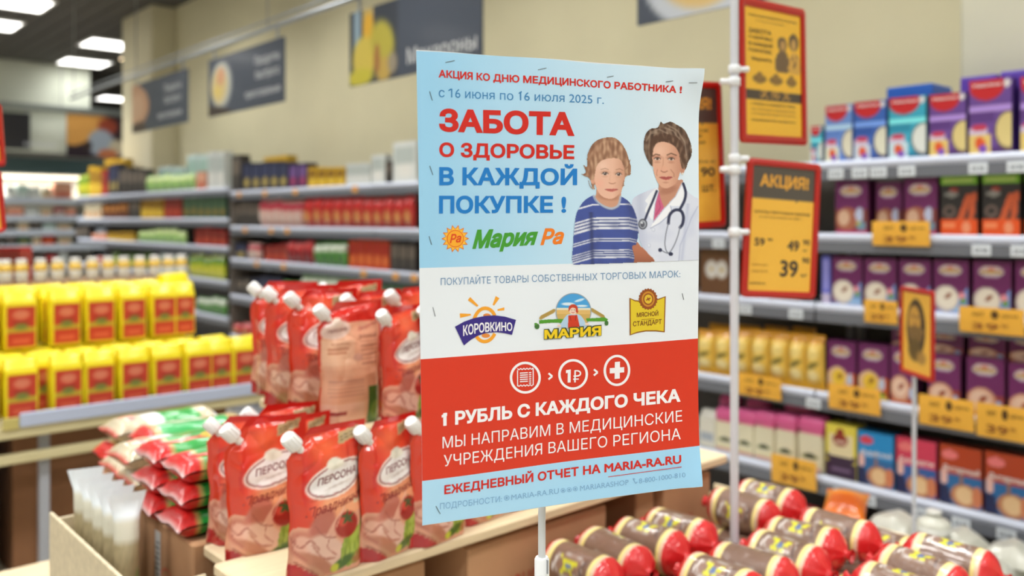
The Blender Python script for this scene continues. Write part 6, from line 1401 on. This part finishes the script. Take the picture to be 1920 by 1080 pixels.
    # child: hair back
    ch = S_([(250, 184), (330, 176), (390, 214), (430, 280), (446, 330), (462, 390), (452, 440), (424, 446), (404, 520), (380, 480), (215, 500), (206, 544), (182, 520), (176, 480), (150, 450), (116, 436), (140, 420), (124, 370), (148, 380), (150, 300), (190, 220)], 6)
    p.poly(ch, (150, 108, 84)); m = p.inside(ch).astype(float); p.mask(m*np.clip(st*1.6, 0, 1), (204, 168, 138), .7); p.mask(m*np.clip(-st*1.6, 0, 1), (100, 66, 50), .7)
    p.poly([(212, 540), (395, 540), (378, 650), (320, 672), (250, 650), (196, 596), (214, 580)], (206, 154, 128)); p.ell(300, 590, 70, 24, (170, 116, 92), .1, .8, .8)
    p.ell(190, 470, 18, 34, (216, 160, 136), -.1, .2)
    fc = S_([(200, 420), (205, 350), (250, 310), (340, 305), (398, 350), (416, 430), (410, 500), (385, 560), (340, 600), (300, 606), (250, 585), (214, 530), (202, 470)], 6)
    p.poly(fc, (232, 186, 162)); m = p.inside(fc).astype(float); p.mask(m*np.clip((p.X-330)/100, 0, 1), (190, 136, 110), .75); p.mask(m*np.exp(-((p.X-260)/40)**2-((p.Y-375)/36)**2), (242, 206, 186), .7); p.mask(m*np.exp(-((p.X-240)/34)**2-((p.Y-500)/34)**2), (240, 176, 156), .6)
    fr_ = S_([(168, 470), (150, 400), (170, 300), (230, 220), (320, 200), (400, 250), (436, 340), (440, 430), (418, 450), (408, 380), (380, 330), (320, 322), (255, 338), (220, 372), (206, 420), (196, 470)], 6)
    p.poly(fr_, (164, 122, 96)); m = p.inside(fr_).astype(float); p.mask(m*np.clip(st*1.8+.1, 0, 1), (214, 180, 150), .7); p.mask(m*np.clip(-st*1.8, 0, 1), (112, 76, 58), .6)
    for pts in ([(126, 372), (150, 400), (160, 430)], [(112, 432), (140, 450), (170, 452)], [(455, 330), (440, 380), (420, 400)], [(458, 430), (440, 440), (424, 432)], [(410, 480), (400, 520), (412, 510)], [(160, 480), (170, 515), (190, 540)]): p.line(pts, 6, (140, 100, 78), .8)
    for (x, y) in ((276, 430), (372, 434)):
        p.ell(x, y-8, 32, 14, (196, 144, 118), 0, .8, .6); p.ell(x, y, 20, 11, (226, 214, 208), 0, .2); p.ell(x, y, 11, 11, (60, 44, 40), 0, .2); p.ell(x-3, y-4, 3, 3, (236, 236, 240)); p.line([(x-22, y+2), (x-8, y-10), (x+10, y-10), (x+22, y+2)], 4, (84, 54, 44)); p.ell(x, y+20, 20, 6, (206, 154, 130), 0, .8, .5)
    p.line([(246, 402), (276, 394), (300, 402)], 5, (150, 106, 82), .6); p.line([(352, 404), (380, 396), (402, 408)], 5, (140, 96, 74), .6)
    p.ell(326, 484, 26, 22, (232, 184, 158), 0, .8, .7); p.line([(304, 494), (316, 500), (334, 501), (350, 494)], 6, (170, 112, 90), .7); p.line([(312, 440), (308, 476)], 6, (214, 164, 138), .5)
    p.poly(S_([(276, 541), (305, 535), (320, 538), (336, 534), (366, 540), (340, 554), (318, 557), (296, 552)], 4), (200, 112, 104)); p.line([(276, 542), (320, 545), (366, 541)], 3, (140, 70, 66))
    # sweater
    sw = S_([(196, 582), (215, 618), (260, 650), (320, 672), (366, 648), (384, 592), (440, 622), (476, 680), (500, 760), (505, 860), (488, 925), (462, 940), (455, 1062), (185, 1066), (55, 1066), (52, 930), (62, 800), (80, 700), (130, 620)], 6)
    p.poly(sw, (226, 230, 240)); m = p.inside(sw); yy2 = p.Y+np.where(p.X < 190, -(190-p.X)*.28, 0)+.012*(p.X-300)-np.where(p.X > 440, (p.X-440)*.25, 0)
    for (a, b) in ((560, 640), (652, 735), (820, 880), (905, 960), (1020, 1075)): p.mask((m & (yy2 > a) & (yy2 < b)).astype(float), (66, 84, 158))
    for y in (752, 775, 798, 892, 972, 988, 1004): p.mask((m & (np.abs(yy2-y) < 4.5)).astype(float), (84, 96, 150))
    p.mask(m.astype(float)*np.exp(-((p.X-(180+(p.Y-800)*.02))/14)**2)*(p.Y > 700), (40, 48, 90), .65); p.mask(m.astype(float)*np.clip((p.X-400)/110, 0, 1), (44, 52, 96), .45); p.mask(m.astype(float)*np.clip(rn, 0, 1), (50, 60, 110), .5)
    p.line(S_([(196, 584), (215, 620), (262, 656), (320, 674), (368, 652), (384, 594)], 6, False), 15, (176, 186, 206)); p.line(S_([(200, 592), (218, 628), (262, 665), (320, 684), (376, 660)], 6, False), 4, (120, 130, 160))
    # clip to the blue field
    bot = 496.6+(p0.X-1073)/236.*(-8.5); edge = xr_(p0.Y)
    p.M[(p0.Y > bot-0) | (p0.X > edge-.3)] = 0
    p0.C = p.C; p0.M = p.M
region(1072, 226, 1311, 498, .95, family, 'printed_photograph', 4, 'printed photograph of a woman doctor in white coat with a child')
# staples
mb = MB()
for (a, b, c, d) in ((834.6, 117.5, 851.6, 114), (1007, 131.5, 1022, 128.6), (1138, 144.8, 1150, 142.6), (1248.7, 153.3, 1262, 151.6), (1288, 156, 1301, 156.7), (805, 171.6, 810, 188.6), (805, 311, 811, 328), (804, 443, 809, 459), (811.5, 576, 816, 593), (1279, 550, 1282, 562), (816.8, 948.5, 825, 963)):
    P = fpx(4)(np.array([a, c]), -np.array([b, d])); mb.tube([P[0], P[1]], .00028, (110, 116, 122), 5)
mb.build('staples', CHROME, ps)
# pole behind the sheet
zb = at_d(1016, 960, .85).z
mb = MB(); mb.tube([(0, 0, .03), (0, 0, 1.55)], .0037, (206, 210, 212), 14); o = mb.build('pole_tube', PLAST, ps)
zc = at_d(1014, 1044, .85).z
mb = MB(); mb.tube([(0, 0, zc-.11), (0, 0, zc-.002), (0, 0, zc)], [.0072, .0072, .006], (230, 234, 236), 16); mb.box(-.0006, .0006, -.0085, -.0068, zc-.014, zc-.001, (150, 154, 158)); mb.build('pole_socket', PLAST, ps)
mb = MB(); mb.lathe([(.0, .0), (.12, .0), (.12, .01), (.03, .018), (.012, .03), (.012, .06)], (204, 208, 212), 28); mb.build('foot_plate', STEEL, ps)
mb = MB(); mb.box(-.02, .02, .0035, .0065, 1.34, 1.52, (220, 224, 226), .001); mb.build('backing_clip', PLAST, ps)

for pr in ALLP:
    if not pr.used:
        for o in [x for k in pr.tree.values() for x in k]+[pr.root]:
            if o.name in bpy.data.objects: bpy.data.objects.remove(o)
